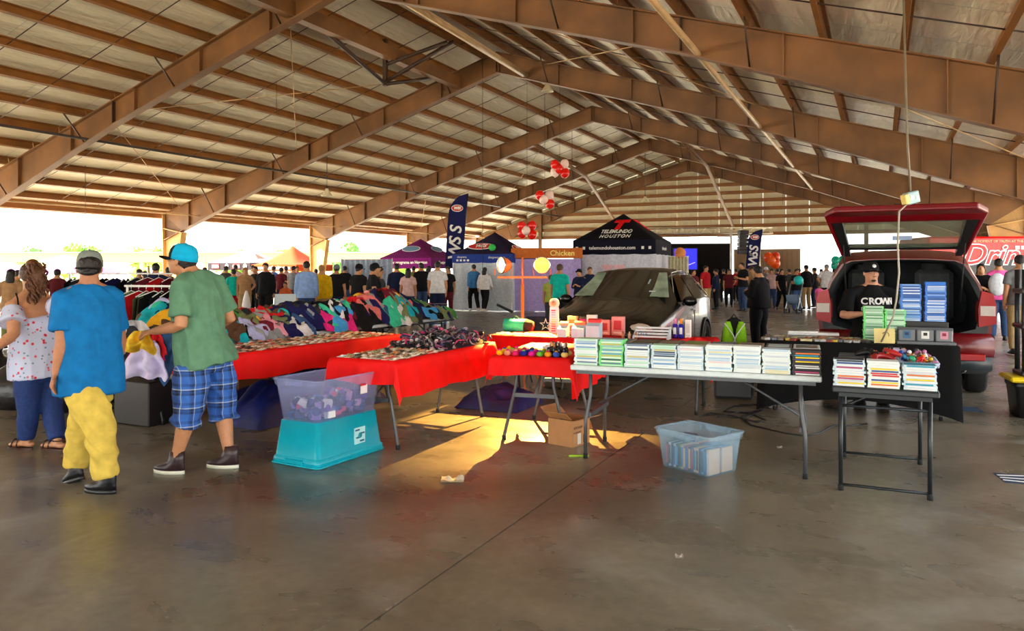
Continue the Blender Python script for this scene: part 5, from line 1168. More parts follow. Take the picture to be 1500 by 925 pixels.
for k,(x,ya) in enumerate([(-.24,1.05),(.24,.10)]):
    X=Matrix.Translation((x,-.02,1.545))@Matrix.Rotation(-ya,4,'Z')
    XL=X@Matrix.Rotation(PI/2,4,'X'); h=MB(); h.lathe([(.0,-.10),(.05,-.10),(.085,-.05),(.10,.0),(.104,.022),(.098,.024),(.09,.0)],18,X=XL); hd=h.build('lamp_head',og if k==0 else cm(40,36,30,'plastic'),wl)
    MB().lathe([(.098,.020),(.108,.020),(.108,.034),(.096,.034)],20,X=XL,cap=False).build('bezel',chrome,hd)
    MB().lathe([(.0,.022),(.094,.018),(.094,.014),(0,.012)],18,X=XL).build('lamp_glass',halo2 if k==0 else halo,hd)
    MB().tube([(x-.1,0,1.42),(x-.11,0,1.5)],.006,6).build('bracket',og,hd); MB().tube([(x+.1,0,1.42),(x+.11,0,1.5)],.006,6).build('bracket',og,hd)
    ld=bpy.data.lights.new('floodlight','SPOT'); lo=bpy.data.objects.new('floodlight',ld); COL.objects.link(lo); lo.parent=hd
    ld.energy=[50,1200][k]; ld.color=(1,.52,.10); ld.spot_size=math.radians(58); ld.spot_blend=.3; ld.shadow_soft_size=.0
    lo.location=X@Vector((0,-.05,0)); d=X.to_3x3()@Vector((-.02,-1,-1.08)); lo.rotation_euler=d.to_track_quat('-Z','Y').to_euler()
rod('power_cord','black cord looping on the floor below the white table','cord',[G(1025,612)+Vector((0,0,.006))]+[G(*q)+Vector((0,0,.006)) for q in((1040,606),(1075,611),(1110,620),(1122,617),(1100,607),(1060,604),(1075,596),(1110,594),(1120,600),(1085,612),(1100,624),(1150,636),(1178,640),(1200,636),(1222,624),(1245,625),(1270,622))],.008,blackp,6)
rod('power_cord','second thin black cord tangled with the looped cord','cord',[G(*q)+Vector((0,0,.012)) for q in((1050,613),(1085,605),(1118,603),(1090,615),(1055,609),(1030,611))],.006,blackp,6)

random.seed(88)
for k,(x,y,r) in enumerate([(-4.75,8.0,.30),(-5.35,8.2,.34),(-4.6,8.7,.3),(-5.9,8.6,.36),(-6.6,8.9,.34)]):
    m=MB(); m.loft([[(r*q*math.cos(a)*(1+.12*math.sin(3*a+k)),r*q*math.sin(a)*(1+.12*math.cos(2*a+k)),z) for a in [2*PI*i/18 for i in range(18)]] for z,q in((.0,.8),(.10,1.05),(.28,1.0),(.42,.65),(.50,.22),(.56,.16),(.62,.26))],0,True,True)
    tag(m.build('bin_bag',mat('black_bag_plastic',(.012,.012,.014),.3,bump=.8,scale=7),None,(x,y,.0)),'black plastic bag on the floor behind the couple, %s from the clothes table'%ORD[k],'bag')
for k,(x,y,s_) in enumerate([(.42,.15,(.5,.3,.42)),(.30,2.2,(.5,.5,.45)),(.36,3.0,(.5,.6,.4)),(.36,3.9,(.5,.6,.45))]):
    tag(MB().box((0,0,s_[2]/2),s_,b=.01).build('storage_box',cm(*((34,30,30),(40,34,30),(28,28,34),(36,30,28))[k],'plastic'),None,F1.at(x,y),F1.a),'dark storage box on the floor under the clothes tables, %s from the near end'%ORD[k],'box')
# ------------------------------------------------------------------ vehicles
def ring(y,zb,wb,zs,ws,zt,wt,k=1.0,zc=.02):
    r=[(0,zb),(wb*.75,zb),(wb*.97,zb+.06),(wb,zb+.2),(ws,(zb+zs)/2+.08),(ws*.985,zs),(ws*.5+wt*.5+.012,(zs+zt)/2),(wt,zt-.05),(wt*.86,zt-.005),(wt*.45,zt+zc*.8),(0,zt+zc)]
    full_=r+[(-x,z) for x,z in r[-2:0:-1]]
    return [(x*k,y,z) for x,z in full_]
def loft_body(st,mi=0,cap=True): m=MB(); m.loft([ring(*s) for s in st],mi,True,cap); return m
def sub(m): return m
def wheel(t,x,y,r,w,side,rimm,spoke=7):
    wh=MB(); prof=[(r*.62,-w/2),(r*.93,-w/2),(r,-w*.36),(r,w*.36),(r*.93,w/2),(r*.62,w/2),(r*.6,0)]
    X=Matrix.Translation((x,y,r))@Matrix.Rotation(PI/2*side,4,'Y'); n=28
    wh.loft([[(a*math.cos(2*PI*k/n),a*math.sin(2*PI*k/n),z) for k in range(n)] for a,z in prof+[prof[0]]],0,True,False,X); o=wh.build('tire',black_rub,t)
    rm=MB(); rm.loft([[(a*math.cos(2*PI*k/n),a*math.sin(2*PI*k/n),z) for k in range(n)] for a,z in((r*.62,-w*.3),(r*.62,w*.42),(r*.56,w*.40),(r*.54,w*.12))],0,True,False,X); rm.lathe([(0,w*.10),(r*.16,w*.10),(r*.15,w*.30),(0,w*.32)],12,X=X)
    for k in range(spoke): rm.box((r*.34,0,w*.22),(r*.48,r*.11,.03),X=X@Matrix.Rotation(2*PI*k/spoke,4,'Z'))
    rm.lathe([(0,.0),(r*.56,.0)],20,X=X,cap=True); rm.build('rim',rimm,o)
def quadpanel(pts,th=.006): # thin pane from 4 corner points
    m=MB(); a,b,c,d=[Vector(p) for p in pts]; n=(b-a).cross(d-a).normalized()*th; n1=12
    f=lambda u,v,o:tuple((a+(b-a)*u)*(1-v)+(d+(c-d)*u)*v+o)
    m.grid(lambda u,v:f(u,v,n),4,4); m.grid(lambda u,v:f(1-u,v,-n),4,4); return m
glass=mat('car_glass',srgb(52,66,58),.05,var=.02,spec=.8,alpha=.72); dglass=mat('dark_car_glass',srgb(14,18,18),.05,var=.02,spec=.8)
redp=mat('dark_red_car_paint',srgb(112,6,18),.3,metal=.0,var=.05,coat=.25); blk=mat('black_car_paint',srgb(9,14,16),.24,metal=.0,var=.05,coat=.3)
trim=cm(24,27,29,'plastic'); lens_r=cm(186,12,24,'plastic'); lens_w=cm(226,214,206,'plastic'); chrm=chrome
# --- red car, tailgate open towards the camera
RC=Vector((4.58,8.82,0)); suv=thing('hatchback_car','dark red car with its tailgate open behind the covered table','car',RC,-TH)
st=[(.10,.50,.90,1.02,.915,1.60,.66),(.30,.44,.915,1.02,.92,1.68,.66),(.9,.38,.92,1.02,.925,1.72,.665),(2.0,.36,.92,1.0,.925,1.73,.67),(2.75,.36,.92,.98,.92,1.68,.64),(3.45,.36,.92,.96,.91,1.16,.72),(4.15,.40,.88,.86,.84,.98,.66),(4.42,.46,.72,.72,.70,.78,.55)]
b=MB(); R0=[ring(*s) for s in st]; b.loft(R0,0,True,False); n=len(R0[0]); b.add(R0[-1],[tuple(range(n))],0,True)
inn=[[(x*.86,y0,.76+(z-.50)*.80 if z<1.0 else 1.16+(z-1.02)*.72) for x,y,z in R0[0]] for y0 in(.10,)]
mid=[tuple(Vector(p).lerp(Vector(q),.30)) for p,q in zip(R0[0],inn[0])]; b.loft([R0[0],mid],0,False,False); b.build('body',redp,suv); MB().loft([mid,[(x,y0+.012,z) for x,y0,z in inn[0]]],0,True,False).build('opening_frame',trim,suv)
il=MB(); i2=[[(x,y0,z) for x,y,z in inn[0]] for y0 in(.102,.5,1.5)]; il.loft(i2[::-1],0,True,False); il.add(i2[-1],[tuple(range(n))]); il.build('cargo_liner',cm(44,48,52),suv)
MB().box((0,.05,.735),(1.30,.10,.03),b=.006).build('sill_trim',trim,suv)
MB().loft([[(x*k,y0+.04*abs(x)**3,z) for x,z in((-.92,.0),(-.55,0),(0,0),(.55,0),(.92,0))]+[(x*k,.16,z) for x,z in((.92,0),(.55,0),(0,0),(-.55,0),(-.92,0))] for z,k,y0 in((.50,.99,-.04),(.56,1.0,-.07),(.70,1.0,-.05),(.76,.97,.02))] and [[(x*k,(y0+.06*abs(x)**3) if f else .2,z) for x,f in((-.92,1),(-.55,1),(0,1),(.55,1),(.92,1),(.92,0),(0,0),(-.92,0))] for z,k,y0 in((.50,.99,-.05),(.56,1.0,-.09),(.70,1.0,-.07),(.76,.97,.0))],0,True,True).build('bumper',redp,suv)
MB().loft([[(x*k,(y0+.06*abs(x)**3) if f else .22,z) for x,f in((-.90,1),(-.55,1),(0,1),(.55,1),(.90,1),(.90,0),(0,0),(-.90,0))] for z,k,y0 in((.30,.93,.02),(.36,1.0,-.06),(.505,1.0,-.075))],0,True,True).build('lower_bumper',cm(46,54,58,'plastic'),suv)
for s in(-1,1):
    MB().box((s*.70,-.052,.50),(.26,.02,.075),b=.006,R=Matrix.Rotation(s*.12,3,'Z')).build('reflector',lens_r,suv)
    tl=MB(); tl.prism([(.77,.84),(.935,.88),(.94,1.08),(.905,1.22),(.80,1.25),(.765,1.05)],-.02,.30,lambda u,v,w:(s*(u-max(0,0)),w+.05*(0),v)); o=tl.build('taillight',lens_r,suv)
    MB().prism([(.785,.97),(.928,.97),(.928,1.08),(.785,1.08)],-.028,-.015,lambda u,v,w:(s*u,w,v)).build('reverse_lens',lens_w,o)
    MB().tube([(s*.60,-.02,.36),(s*.60,.25,.36)],[.055,.05],14).build('exhaust_pipe',chrm,suv)
    MB().tube([(s*.60,-.022,.36),(s*.60,.0,.36)],[.042,.042],14).build('exhaust_opening',black_rub,suv)
    for k,(ya,yb) in enumerate(((.62,1.35),(1.42,2.25))):
        xa=lambda z:s*(.925-(z-1.02)*.385+.006)
        quadpanel([(xa(1.05),ya,1.05),(xa(1.05),yb,1.05),(xa(1.58),yb-.05,1.58),(xa(1.58),ya+.15,1.58)],.004).build('side_window',dglass,suv)
    MB().box((s*.40,1.30,1.16),(.44,.14,.66),b=.05).build('rear_seat',cm(84,88,90),suv)
    MB().box((s*.40,1.34,1.50),(.28,.10,.20),b=.04).build('headrest',cm(70,74,76),suv)
    MB().sphere((s*1.02,2.85,1.08),(.10,.07,.08),12,8).build('side_mirror',redp,suv)
    for y in(.80,3.45): wheel(suv,s*.80,y,.355,.23,s,cm(150,152,156,'metal'))
    MB().tube([(s*.60,.12,1.12),(s*.62,-.22,1.78)],[.011,.007],8).build('gas_strut',black_rub,suv)
# tailgate: closed profile turned up about its hinge
HX=Matrix.Translation((0,.16,1.70))@Matrix.Rotation(-math.radians(101),4,'X')
hg=[(0,0),(-.30,-.52),(-.35,-.66),(-.34,-.92)]
def seg(a,b,wa,wb,th,off=0):
    m=MB(); d=Vector((0,b[0]-a[0],b[1]-a[1])).normalized(); nn=Vector((0,-d.z,d.y)); 
    vs=[]
    for o in(off,off+th):
        for (p,w) in((a,wa),(b,wb)):
            for s in(-1,1): q=Vector((s*w,p[0],p[1]))+nn*o; vs.append(tuple(q))
    m.add(vs,[(0,1,3,2),(4,6,7,5),(0,4,5,1),(2,3,7,6),(0,2,6,4),(1,5,7,3)],0,False,HX); return m
tg=MB()
def frame_side(s,wa,wb):
    m=MB(); P0=[]
    for (p,wo,wi) in((hg[0],*wa),(hg[1],*wb)):
        for o in(0,.07):
            d=Vector((0,hg[1][0],hg[1][1])).normalized(); nn=Vector((0,-d.z,d.y))
            for w in(wo,wi): P0.append(tuple(Vector((s*w,p[0],p[1]))+nn*o))
    m.add(P0,[(0,1,5,4),(2,6,7,3),(0,2,3,1),(4,5,7,6),(0,4,6,2),(1,3,7,5)],0,False,HX); return m
a1=Vector((0,hg[1][0],hg[1][1])); 
gt=seg((-.03,-.06),(-.02,-.0),.66,.66,.07); gt.build('tailgate',redp,suv)
tgo=seg(hg[1],hg[2],.80,.82,.075); tgo.build('tailgate_panel',redp,suv)
tg2=seg(hg[2],hg[3],.82,.70,.075).build('tailgate_panel',redp,suv)
seg((hg[2][0]+.004,hg[2][1]-.02),(hg[3][0]+.0,hg[3][1]+.07),.66,.58,.012,-.012).build('inner_trim',cm(40,44,48,'plastic'),suv)
for s in(-1,1): frame_side(s,(.66,.62),(.80,.745)).build('tailgate_frame',redp,suv); frame_side(s,(.618,.55),(.743,.63)).build('inner_trim',trim,suv)
seg((-.06,-.10),(-.285,-.495),.63,.70,.004,.03).build('rear_window',mat('rear_glass',srgb(120,130,112),.05,alpha=.5,spec=.8),suv)
seg((-.035,-.06),(-.07,-.12),.60,.62,.03,-.004).build('inner_trim',trim,suv); seg((-.27,-.47),(-.30,-.52),.70,.71,.03,-.004).build('inner_trim',trim,suv)
seg((hg[2][0],hg[2][1]-.06),(hg[2][0],hg[2][1]-.13),.09,.09,.02,-.03).build('latch',black_rub,suv)
seg((-.10,-.30),(-.13,-.36),.10,.10,.003,.024).build('sticker_or_glint',cm(170,196,236,'paper'),suv)
for o_ in suv.children:
    if o_.name.startswith('tailgate'): bv=o_.modifiers.new('round','BEVEL'); bv.width=.022; bv.segments=3
# --- black car facing the camera
bc_=Vector((1.04,10.12,0)); car=thing('sedan_car','black car facing the camera behind the cosmetic displays','car',bc_,-TH)
st=[(0,.30,.66,.55,.70,.66,.60),(.12,.24,.80,.62,.82,.78,.70),(.55,.20,.86,.74,.86,.90,.70),(1.10,.20,.875,.86,.875,1.0,.70),(1.32,.20,.88,.93,.88,1.06,.70),(2.00,.20,.88,.97,.88,1.46,.56),(2.7,.20,.88,.99,.88,1.50,.57),(3.35,.22,.88,1.0,.87,1.44,.54),(3.85,.28,.85,1.0,.84,1.10,.60),(4.02,.36,.78,.9,.76,.98,.58)]
loft_body(st).build('body',blk,car)
quadpanel([(-.74,1.36,1.085),(.74,1.36,1.085),(.555,1.97,1.438),(-.555,1.97,1.438)],.004).build('windshield',mat('windshield_glass',srgb(140,166,150),.04,spec=1.0,var=.5,scale=3),car)
for k,(x,z,w,h,c) in enumerate([(.0,.88,.16,.05,(20,24,24)),(.28,.60,.16,.14,(150,190,180)),(.46,.20,.10,.035,(206,214,214))]):  # mirror, then two pale patches painting reflections onto the windshield
    f=lambda u,v:(x+(u-.5)*w,1.36+.61*(z+(v-.5)*h/.7)-.010,1.085+.353*(z+(v-.5)*h/.7)+.008)
    MB().grid(f,1,1).build(['rear_view_mirror','painted_glint','sticker_or_glint'][k],cm(*c,'print'),car)
for s in(-1,1):
    xa=lambda z:s*(.885-(z-.98)*.62+.008)
    for (y0,y1,y2,y3) in((1.55,2.42,2.40,2.02),(2.48,3.25,3.10,2.48)): quadpanel([(xa(1.02),y0,1.02),(xa(1.02),y1,1.02),(xa(1.40),y2,1.40),(xa(1.40),y3,1.40)],.004).build('side_window',dglass,car)
    MB().tube([(s*.79,1.50,1.0),(s*.60,2.04,1.44),(s*.585,2.7,1.475),(s*.57,3.3,1.43),(s*.80,3.8,1.04)],.010,6).build('window_trim',chrm,car)
    mi=MB(); mi.sphere((s*.99,1.62,1.02),(.11,.07,.075),12,8); mi.tube([(s*.88,1.6,.97),(s*.95,1.62,.99)],.025,8); mi.build('side_mirror',blk,car)
    MB().sphere((s*.62,.17,.70),(.20,.12,.075),14,8).build('headlight',lens_w,car)
    for y in(.78,3.28): 
        wheel(car,s*.80,y,.31,.20,s,cm(70,74,78,'metal')); 
        MB().tube([(s*.885,y+.36*math.cos(a),.31+.36*math.sin(a)) for a in [PI*k/14 for k in range(15)]],.02,6).build('wheel_arch',trim,car)
    MB().box((s*.885,2.35,.86),(.012,.16,.025),b=.004).build('door_handle',chrm,car); MB().box((s*.880,2.44,.70),(.006,.012,.6)).build('door_seam',black_rub,car)
MB().box((0,.02,.50),(.9,.06,.22),b=.02).build('grille',trim,car); MB().box((0,.10,.72),(.16,.02,.06),b=.006).build('hood_badge',chrm,car)
# --- red trailer with script lettering
trl=thing('trailer','red trailer with white script lettering behind the red car','trailer',(12.9,22.9,0),math.radians(-6))
rdt=mat('trailer_red',srgb(226,22,18),.3,var=.05)
MB().box((3,1.1,1.63),(6.4,2.2,1.70),b=.06).build('body',rdt,trl); MB().box((3,-.006,1.38),(6.38,.02,.80)).build('black_band',cm(20,18,20,'plastic'),trl)
MB().box((.45,-.012,1.86),(.5,.02,.22)).build('white_patch',white_ink,trl)
text('Drin',.86,white_ink,trl,(1.55,-.022,1.90),(PI/2,0,0),ext=.006,shear=.35,bold=.035); text('Drin',.86,cm(206,20,30,'print'),trl,(1.55,-.034,1.90),(PI/2,0,0),ext=.006,shear=.35,bold=.0)
text('THE MOMENT OF TRUTH AT THE BIG GAME',.10,cm(246,200,150,'print'),trl,(2.0,-.022,2.33),(PI/2,0,0),ext=.004)
for k in range(2): MB().box((2.35+.17*k,-.012,2.14),(.12,.01,.10)).build('icon',white_ink,trl)
MB().lathe([(.42,0),(.5,0),(.5,.02),(.42,.02)],24,X=Matrix.Translation((3.05,-.02,1.85))@Matrix.Rotation(PI/2,4,'X')).build('round_logo',white_ink,trl)
for y in(.3,1.9):
    for x in(2.5,3.4): wheel(trl,x,y,.36,.22,1,cm(180,180,184,'metal'))
for k in range(2): MB().box((.75+.55*k,-.02,1.25),(.4,.012,.07)).build('print',white_ink,trl)
MB().box((3,1.1,.72),(6.2,1.9,.2)).build('chassis',black_rub,trl)
# ------------------------------------------------------------------ canopies
def tent(name,label,A,deg,w,d,zv,ze,zp,cc,vc,walls=(),leg=True,fl=0,pw=1.35):
    F=Frame(A,deg); t=thing('canopy_tent',label,'tent',(F.A.x,F.A.y,fl),F.a); N=10
    m=MB()
    f=lambda u,v:(w*u,d*v,ze+(zp-ze)*(1-max(abs(2*u-1),abs(2*v-1)))**pw-.0)
    m.grid(f,2*N,2*N); m.build('canopy',cc,t)
    for (a,b) in(((0,0),(w,0)),((w,0),(w,d)),((w,d),(0,d)),((0,d),(0,0))):
        q=MB(); q.grid(lambda u,v:(a[0]+(b[0]-a[0])*u,a[1]+(b[1]-a[1])*u,zv+(ze-zv)*v-.02*abs(math.sin(u*PI*4))*(1-v)),24,2); q.build('valance',vc,t)
    for x in(.04,w-.04):
        for y in(.04,d-.04): MB().box((x,y,ze/2),(.05,.05,ze)).build('leg',cm(206,206,206,'metal'),t)
    for (side,mm,z0) in walls:
        a,b={'front':((0,.03),(w,.03)),'back':((0,d-.03),(w,d-.03)),'left':((.03,0),(.03,d)),'right':((w-.03,0),(w-.03,d))}[side]
        q=MB(); q.grid(lambda u,v:(a[0]+(b[0]-a[0])*u+.02*math.sin(u*19+v*2)*(1 if side in('left','right') else 0),a[1]+(b[1]-a[1])*u+.02*math.sin(u*23+1.5*v),z0+(zv+.1-z0)*v),40,6); q.build('side_wall',mm,t)
    return t
def ctext(t,s,size,m,x,y,z,tilt=0,rz=0,**k): return text(s,size,m,t,(x,y,z),(PI/2-tilt,0,rz),**k)
navy=cm(30,40,90); whw=cm(206,216,226); navyd=cm(26,26,44)
# white walled tent with the red oval
wt_=tent('t','navy canopy tent with white front wall and red oval emblem',(-2.16,27.03),-22,2.35,2.35,1.72,2.02,2.85,cm(44,36,66),cm(42,66,150),[('front',whw,.02),('right',whw,.02)],pw=1.1)
def oval(t,x,y,z,a,b,tilt,rz,txt,mo,mi_,ts):
    X=Matrix.Translation((x,y,z))@Matrix.Rotation(rz,4,'Z')@Matrix.Rotation(PI/2-tilt,4,'X')
    n=24; e=[(a*math.cos(2*PI*k/n),b*math.sin(2*PI*k/n)) for k in range(n)]
    MB().prism(e,0,.012,lambda u,v,w:(u,v,w),0,X).build('emblem_rim',mo,t); MB().prism([(u*.9,v*.84) for u,v in e],.012,.02,lambda u,v,w:(u,v,w),0,X).build('emblem',mi_,t)
    o=link('lettering',textmesh(txt,ts,mo,ext=.004,shear=.3,bold=.008),t); o.matrix_local=X@Matrix.Translation((0,0,.026))
rdo=cm(206,30,36,'print')
oval(wt_,1.0,.30,2.30,.52,.17,.85,0,'WSS',white_ink,rdo,.22); oval(wt_,2.09,1.1,2.26,.45,.15,.85,PI/2,'WSS',white_ink,rdo,.2)
ctext(wt_,'shopwss',.11,white_ink,.40,-.012,1.92); 
for k in range(4): MB().box((.22+.14*k,-.012,1.80),(.08,.012,.07)).build('icon',white_ink,wt_)
ctext(wt_,'shopwss.com',.12,white_ink,1.75,-.012,1.90); MB().box((1.35,.02,.9),(.012,.012,1.5)).build('wall_seam',cm(180,190,200),wt_)
ctext(wt_,'WSS',.34,cm(226,190,206),1.2,.012,1.0,ext=.003)
MB().sphere((1.62,-.10,2.25),(.14,.1,.12),10,7).build('bow',cm(60,190,90),wt_)
# black tent
tm=tent('t','black canopy tent with red letter and white lettering behind the black car',(2.20,27.15),-22,3.0,3.0,2.02,2.52,3.55,cm(14,14,26),cm(16,16,36),[('front',cm(214,216,232),.02),('right',cm(214,216,232),.02)],pw=1.05)
ctext(tm,'T',.80,cm(226,14,24),1.50,.76,3.09,.97,bold=.05,shear=.2,ext=.01); ctext(tm,'TELEMUNDO',.32,white_ink,1.5,.40,2.84,.97,shear=.25,ext=.008,bold=.004).scale.x=.60; ctext(tm,'HOUSTON',.28,white_ink,1.5,.15,2.66,.97,shear=.25,ext=.008,space=1.2).scale.x=.72
ctext(tm,'telemundohouston.com',.175,white_ink,1.45,-.02,2.24,bold=.003); 
for k,x in enumerate((.16,.42,2.55,2.80)): MB().box((x,-.02,2.24),(.09,.014,.1)).build('icon',white_ink,tm)
ctext(tm,'T',.9,cm(226,14,24),2.22,1.5,3.10,.97,PI/2,bold=.05,shear=.2,ext=.01); ctext(tm,'telemundo',.20,white_ink,3.02,1.5,2.24,0,PI/2)
ctext(tm,'T T',.5,cm(240,190,200),1.5,.0,1.4,bold=.05)
# purple tent
pt_=tent('t','purple canopy tent with blue oval shapes and white slogan',(-6.4,36.4),-24,2.85,2.85,1.52,2.02,2.98,cm(110,20,104),cm(122,22,112),pw=1.1)
ctext(pt_,'El mejor programa en Houston',.195,white_ink,1.42,-.02,1.80,bold=.006); ctext(pt_,'El mejor programa',.19,white_ink,2.87,1.4,1.80,0,PI/2,bold=.006)
oval(pt_,1.42,.55,2.46,.52,.20,.80,0,'',cm(206,206,226,'print'),cm(90,130,170,'print'),.1); oval(pt_,2.35,1.42,2.46,.52,.20,.80,PI/2,'',cm(206,206,226,'print'),cm(90,130,170,'print'),.1)
# orange and black-white tents outside the eave
ot=tent('t','orange canopy tent with white web address outside the left eave',(-12.7,36.6),-24,2.75,2.75,1.80,2.10,3.05,cm(150,60,18),cm(166,64,18),fl=-.4,pw=1.6)
ctext(ot,'www.lasabanita.com',.25,white_ink,1.35,-.02,1.95,bold=.004); ctext(ot,'www.lasabanita.com',.2,cm(250,200,150,'print'),2.77,1.35,1.95,0,PI/2); ctext(ot,'sabanita',.32,cm(150,110,60,'print'),1.3,.58,2.32,.85,shear=.3)
bt=tent('t','black and white canopy tent with red panels left of the orange tent',(-16.2,40.0),-24,2.9,2.9,1.84,2.22,2.95,cm(190,184,184),cm(46,36,40),fl=-.4,pw=1.2)
for x,c in((.55,rdo),(1.35,cm(226,226,226,'print')),(2.0,rdo),(2.6,cm(226,226,226,'print'))): (MB().box((x,-.02,2.03),(.5,.012,.24)).build('panel',c,bt) if c is rdo else MB().lathe([(0,0),(.12,0),(.12,.012),(0,.012)],16,X=Matrix.Translation((x,-.02,2.03))@Matrix.Rotation(PI/2,4,'X')).build('round_logo',c,bt))
ctext(bt,'PIZZA',.17,white_ink,.55,-.03,2.03,bold=.006); ctext(bt,'PIZZA',.17,white_ink,2.0,-.03,2.03,bold=.006)
MB().prism([(0,.0),(.9,.0),(.45,.75)],0,.01,lambda u,v,w:(2.55+.0-v*.9,1.0+u,2.32+v*.55+w)).build('canopy_patch',cm(206,70,50),bt)
tent('t','far pale canopy tent in the daylight right of the right feather flag',(16.3,46.5),-22,2.9,2.9,1.75,2.02,3.05,cm(206,204,214),cm(206,206,216),fl=-.3,pw=1.1)
tent('t','tan canopy tent far outside at the left edge',(-35,52),-20,6,4,1.6,2.0,2.9,cm(206,150,90),cm(190,120,206),fl=-.4,pw=1.1)
tent('t','dark canopy tent rising behind the red trailer',(17.4,27.5),-22,3.0,3.0,2.4,2.6,3.4,cm(50,46,52),cm(44,40,46),pw=1.1)
# lavender booth with orange header
bo=thing('booth_wall','lavender booth wall with orange lettered header left of the black tent','booth',(.02,26.4,0),math.radians(-8))
m=MB(); m.grid(lambda u,v:(2.4*u,.03*math.sin(u*16),.02+1.82*v),40,4); m.grid(lambda u,v:(2.4*(1-u),.03+.03*math.sin((1-u)*16),.02+1.82*v),40,4); m.build('fabric_wall',cm(178,160,220),bo); MB().box((1.2,.03,2.05),(2.5,.10,.36),b=.01).build('header',cm(200,110,50),bo)
ctext(bo,'Chicken',.26,cm(246,226,120,'print'),1.75,-.025,2.04,bold=.006)
for x in(.0,1.2,2.4): MB().tube([(x,.10,0),(x,.10,2.2)],.02,8).build('post',grey_leg,bo)
# grey curtain wall behind the capped men
m=MB(); m.grid(lambda u,v:(1.72*u,.06*math.sin(u*60),.02+1.80*v),90,3); m.grid(lambda u,v:(1.72*(1-u),.03+.06*math.sin((1-u)*60),.02+1.80*v),90,3); cw=thing('pipe_drape','pale grey pleated curtain on poles behind the two capped men','curtain',(-5.73,25.2,0),-.05); m.build('curtain',cm(176,190,210),cw)
for x in(0,.86,1.72): MB().tube([(x,.03,0),(x,.03,1.85)],.018,8).build('pole',white_ink,cw)
# ------------------------------------------------------------------ feather flags
def flag(label,c,h,w,z0,lean,ts,ang=0,txt='WSS'):
    t=thing('feather_flag',label,'flag',(c.x,c.y,0),ang)
    def edge(v): return lean*v*v
    m=MB(); H=h-z0
    def f(u,v,o=0):
        wl=w*(1.0 if v<.72 else math.sqrt(max(0,1-((v-.72)/.28)**2))*1.0); x1=edge(v)+w*.15*v; return (x1+w/2-(1-u)*max(.02,wl) ,.015*math.sin(v*9)+o,z0+H*v)
    m.grid(f,6,26); m.grid(lambda u,v:f(1-u,v,.012),6,26); m.build('flag',cm(26,30,84),t)
    MB().tube([(w/2,.006,0)]+[(edge(v)+w*.15*v+w/2,.006,z0+H*v) for v in(.0,.25,.5,.75,1)],.016,8).build('pole',cm(60,60,64,'metal'),t)
    ww=[]
    for k,ch in enumerate(txt):
        v=.21+.15*k; text(ch,ts,white_ink,t,(edge(v)+w*.02+w*.15*v,-.03,z0+H*v),(PI/2,-PI/2+.08,0),ext=.006,bold=.012,shear=.15)
    v=.80; oval(t,edge(v)-.02+w*.15*v,-.03,z0+H*v,w*.34,w*.2,0,0,txt,white_ink,rdo,w*.2)
flag('navy feather flag with white letters left of the white walled tent',P(665,455,28.2),4.33,.66,1.55,.10,.62)
flag('navy feather flag with white letters by the crowd at right',P(1102,452,30.5),3.10,.52,1.5,.08,.50)
flag('small navy feather flag rising left of the black tent',P(858,452,30.0),2.65,.40,1.3,.05,.36)
sf=thing('feather_flag','small white teardrop sign beside the small navy flag','flag',P(846,452,29.5)*Vector((1,1,0)).to_tuple()[0] if False else (P(846,452,29.5).x,29.5,0)); MB().lathe([(0,0),(.26,0),(.26,.01),(0,.01)],20,X=Matrix.Translation((0,0,2.15))@Matrix.Scale(1.3,4,(0,0,1))@Matrix.Rotation(PI/2,4,'X') if False else Matrix.Translation((0,0,2.15))@Matrix.Rotation(PI/2,4,'X')).build('disc',white_ink,sf); MB().tube([(0,.01,0),(0,.01,2.2)],.014,6).build('pole',grey_leg,sf)
for z in(2.22,2.10): MB().box((0,-.02,z),(.26,.008,.05)).build('print',cm(40,40,44,'print'),sf)
# ------------------------------------------------------------------ balloons
def balloons(px,py,Y,label,cols,r=.17,string=True,floor=False):
    c=P(px,py,Y); t=thing('balloon_cluster',label,'balloons',c)
    random.seed(int(px)); offs=[(-.16,-.05,.12),(.15,-.05,.14),(-.04,-.1,-.02),(.17,-.05,-.16),(-.16,0,-.12),(.02,0,.26)]
    for k,col in enumerate(cols):
        o=offs[k]; R=Matrix.Rotation(random.uniform(-.5,.5),3,'Y'); m=MB(); m.sphere(o,(r*.9,r*.9,r),14,10,R=R); m.lathe([(.02,0),(.005,.03)],8,(o[0],o[1],o[2]-r-.02)); m.build('balloon',cm(*col,'gloss'),t)
    a=zr((c-O).dot(PX))+.1
    MB().tube([(0,0,.1),(0,0,(a-c.z) if not floor else -c.z)],.006,5).build('string',conduit,t)
RD=(236,30,20);WH=(246,214,206)
balloons(820,247,25,'red and white balloon cluster highest under the ridge',[RD,WH,RD,RD,WH])
balloons(798,292,25,'red and white balloon cluster in the middle of the three',[RD,WH,WH,RD])
balloons(772,337,25,'red balloon cluster with one white, lowest, above the floodlights',[RD,RD,WH,RD,RD])
balloons(1229,386,34,'turquoise balloon cluster in the daylight left of the red car',[(30,190,160)]*5,.22,floor=True)
balloons(1130,381,36,'orange red balloon cluster right of the right feather flag',[(236,80,20),(226,60,20),(240,100,30),(236,80,20)],.26,floor=True)
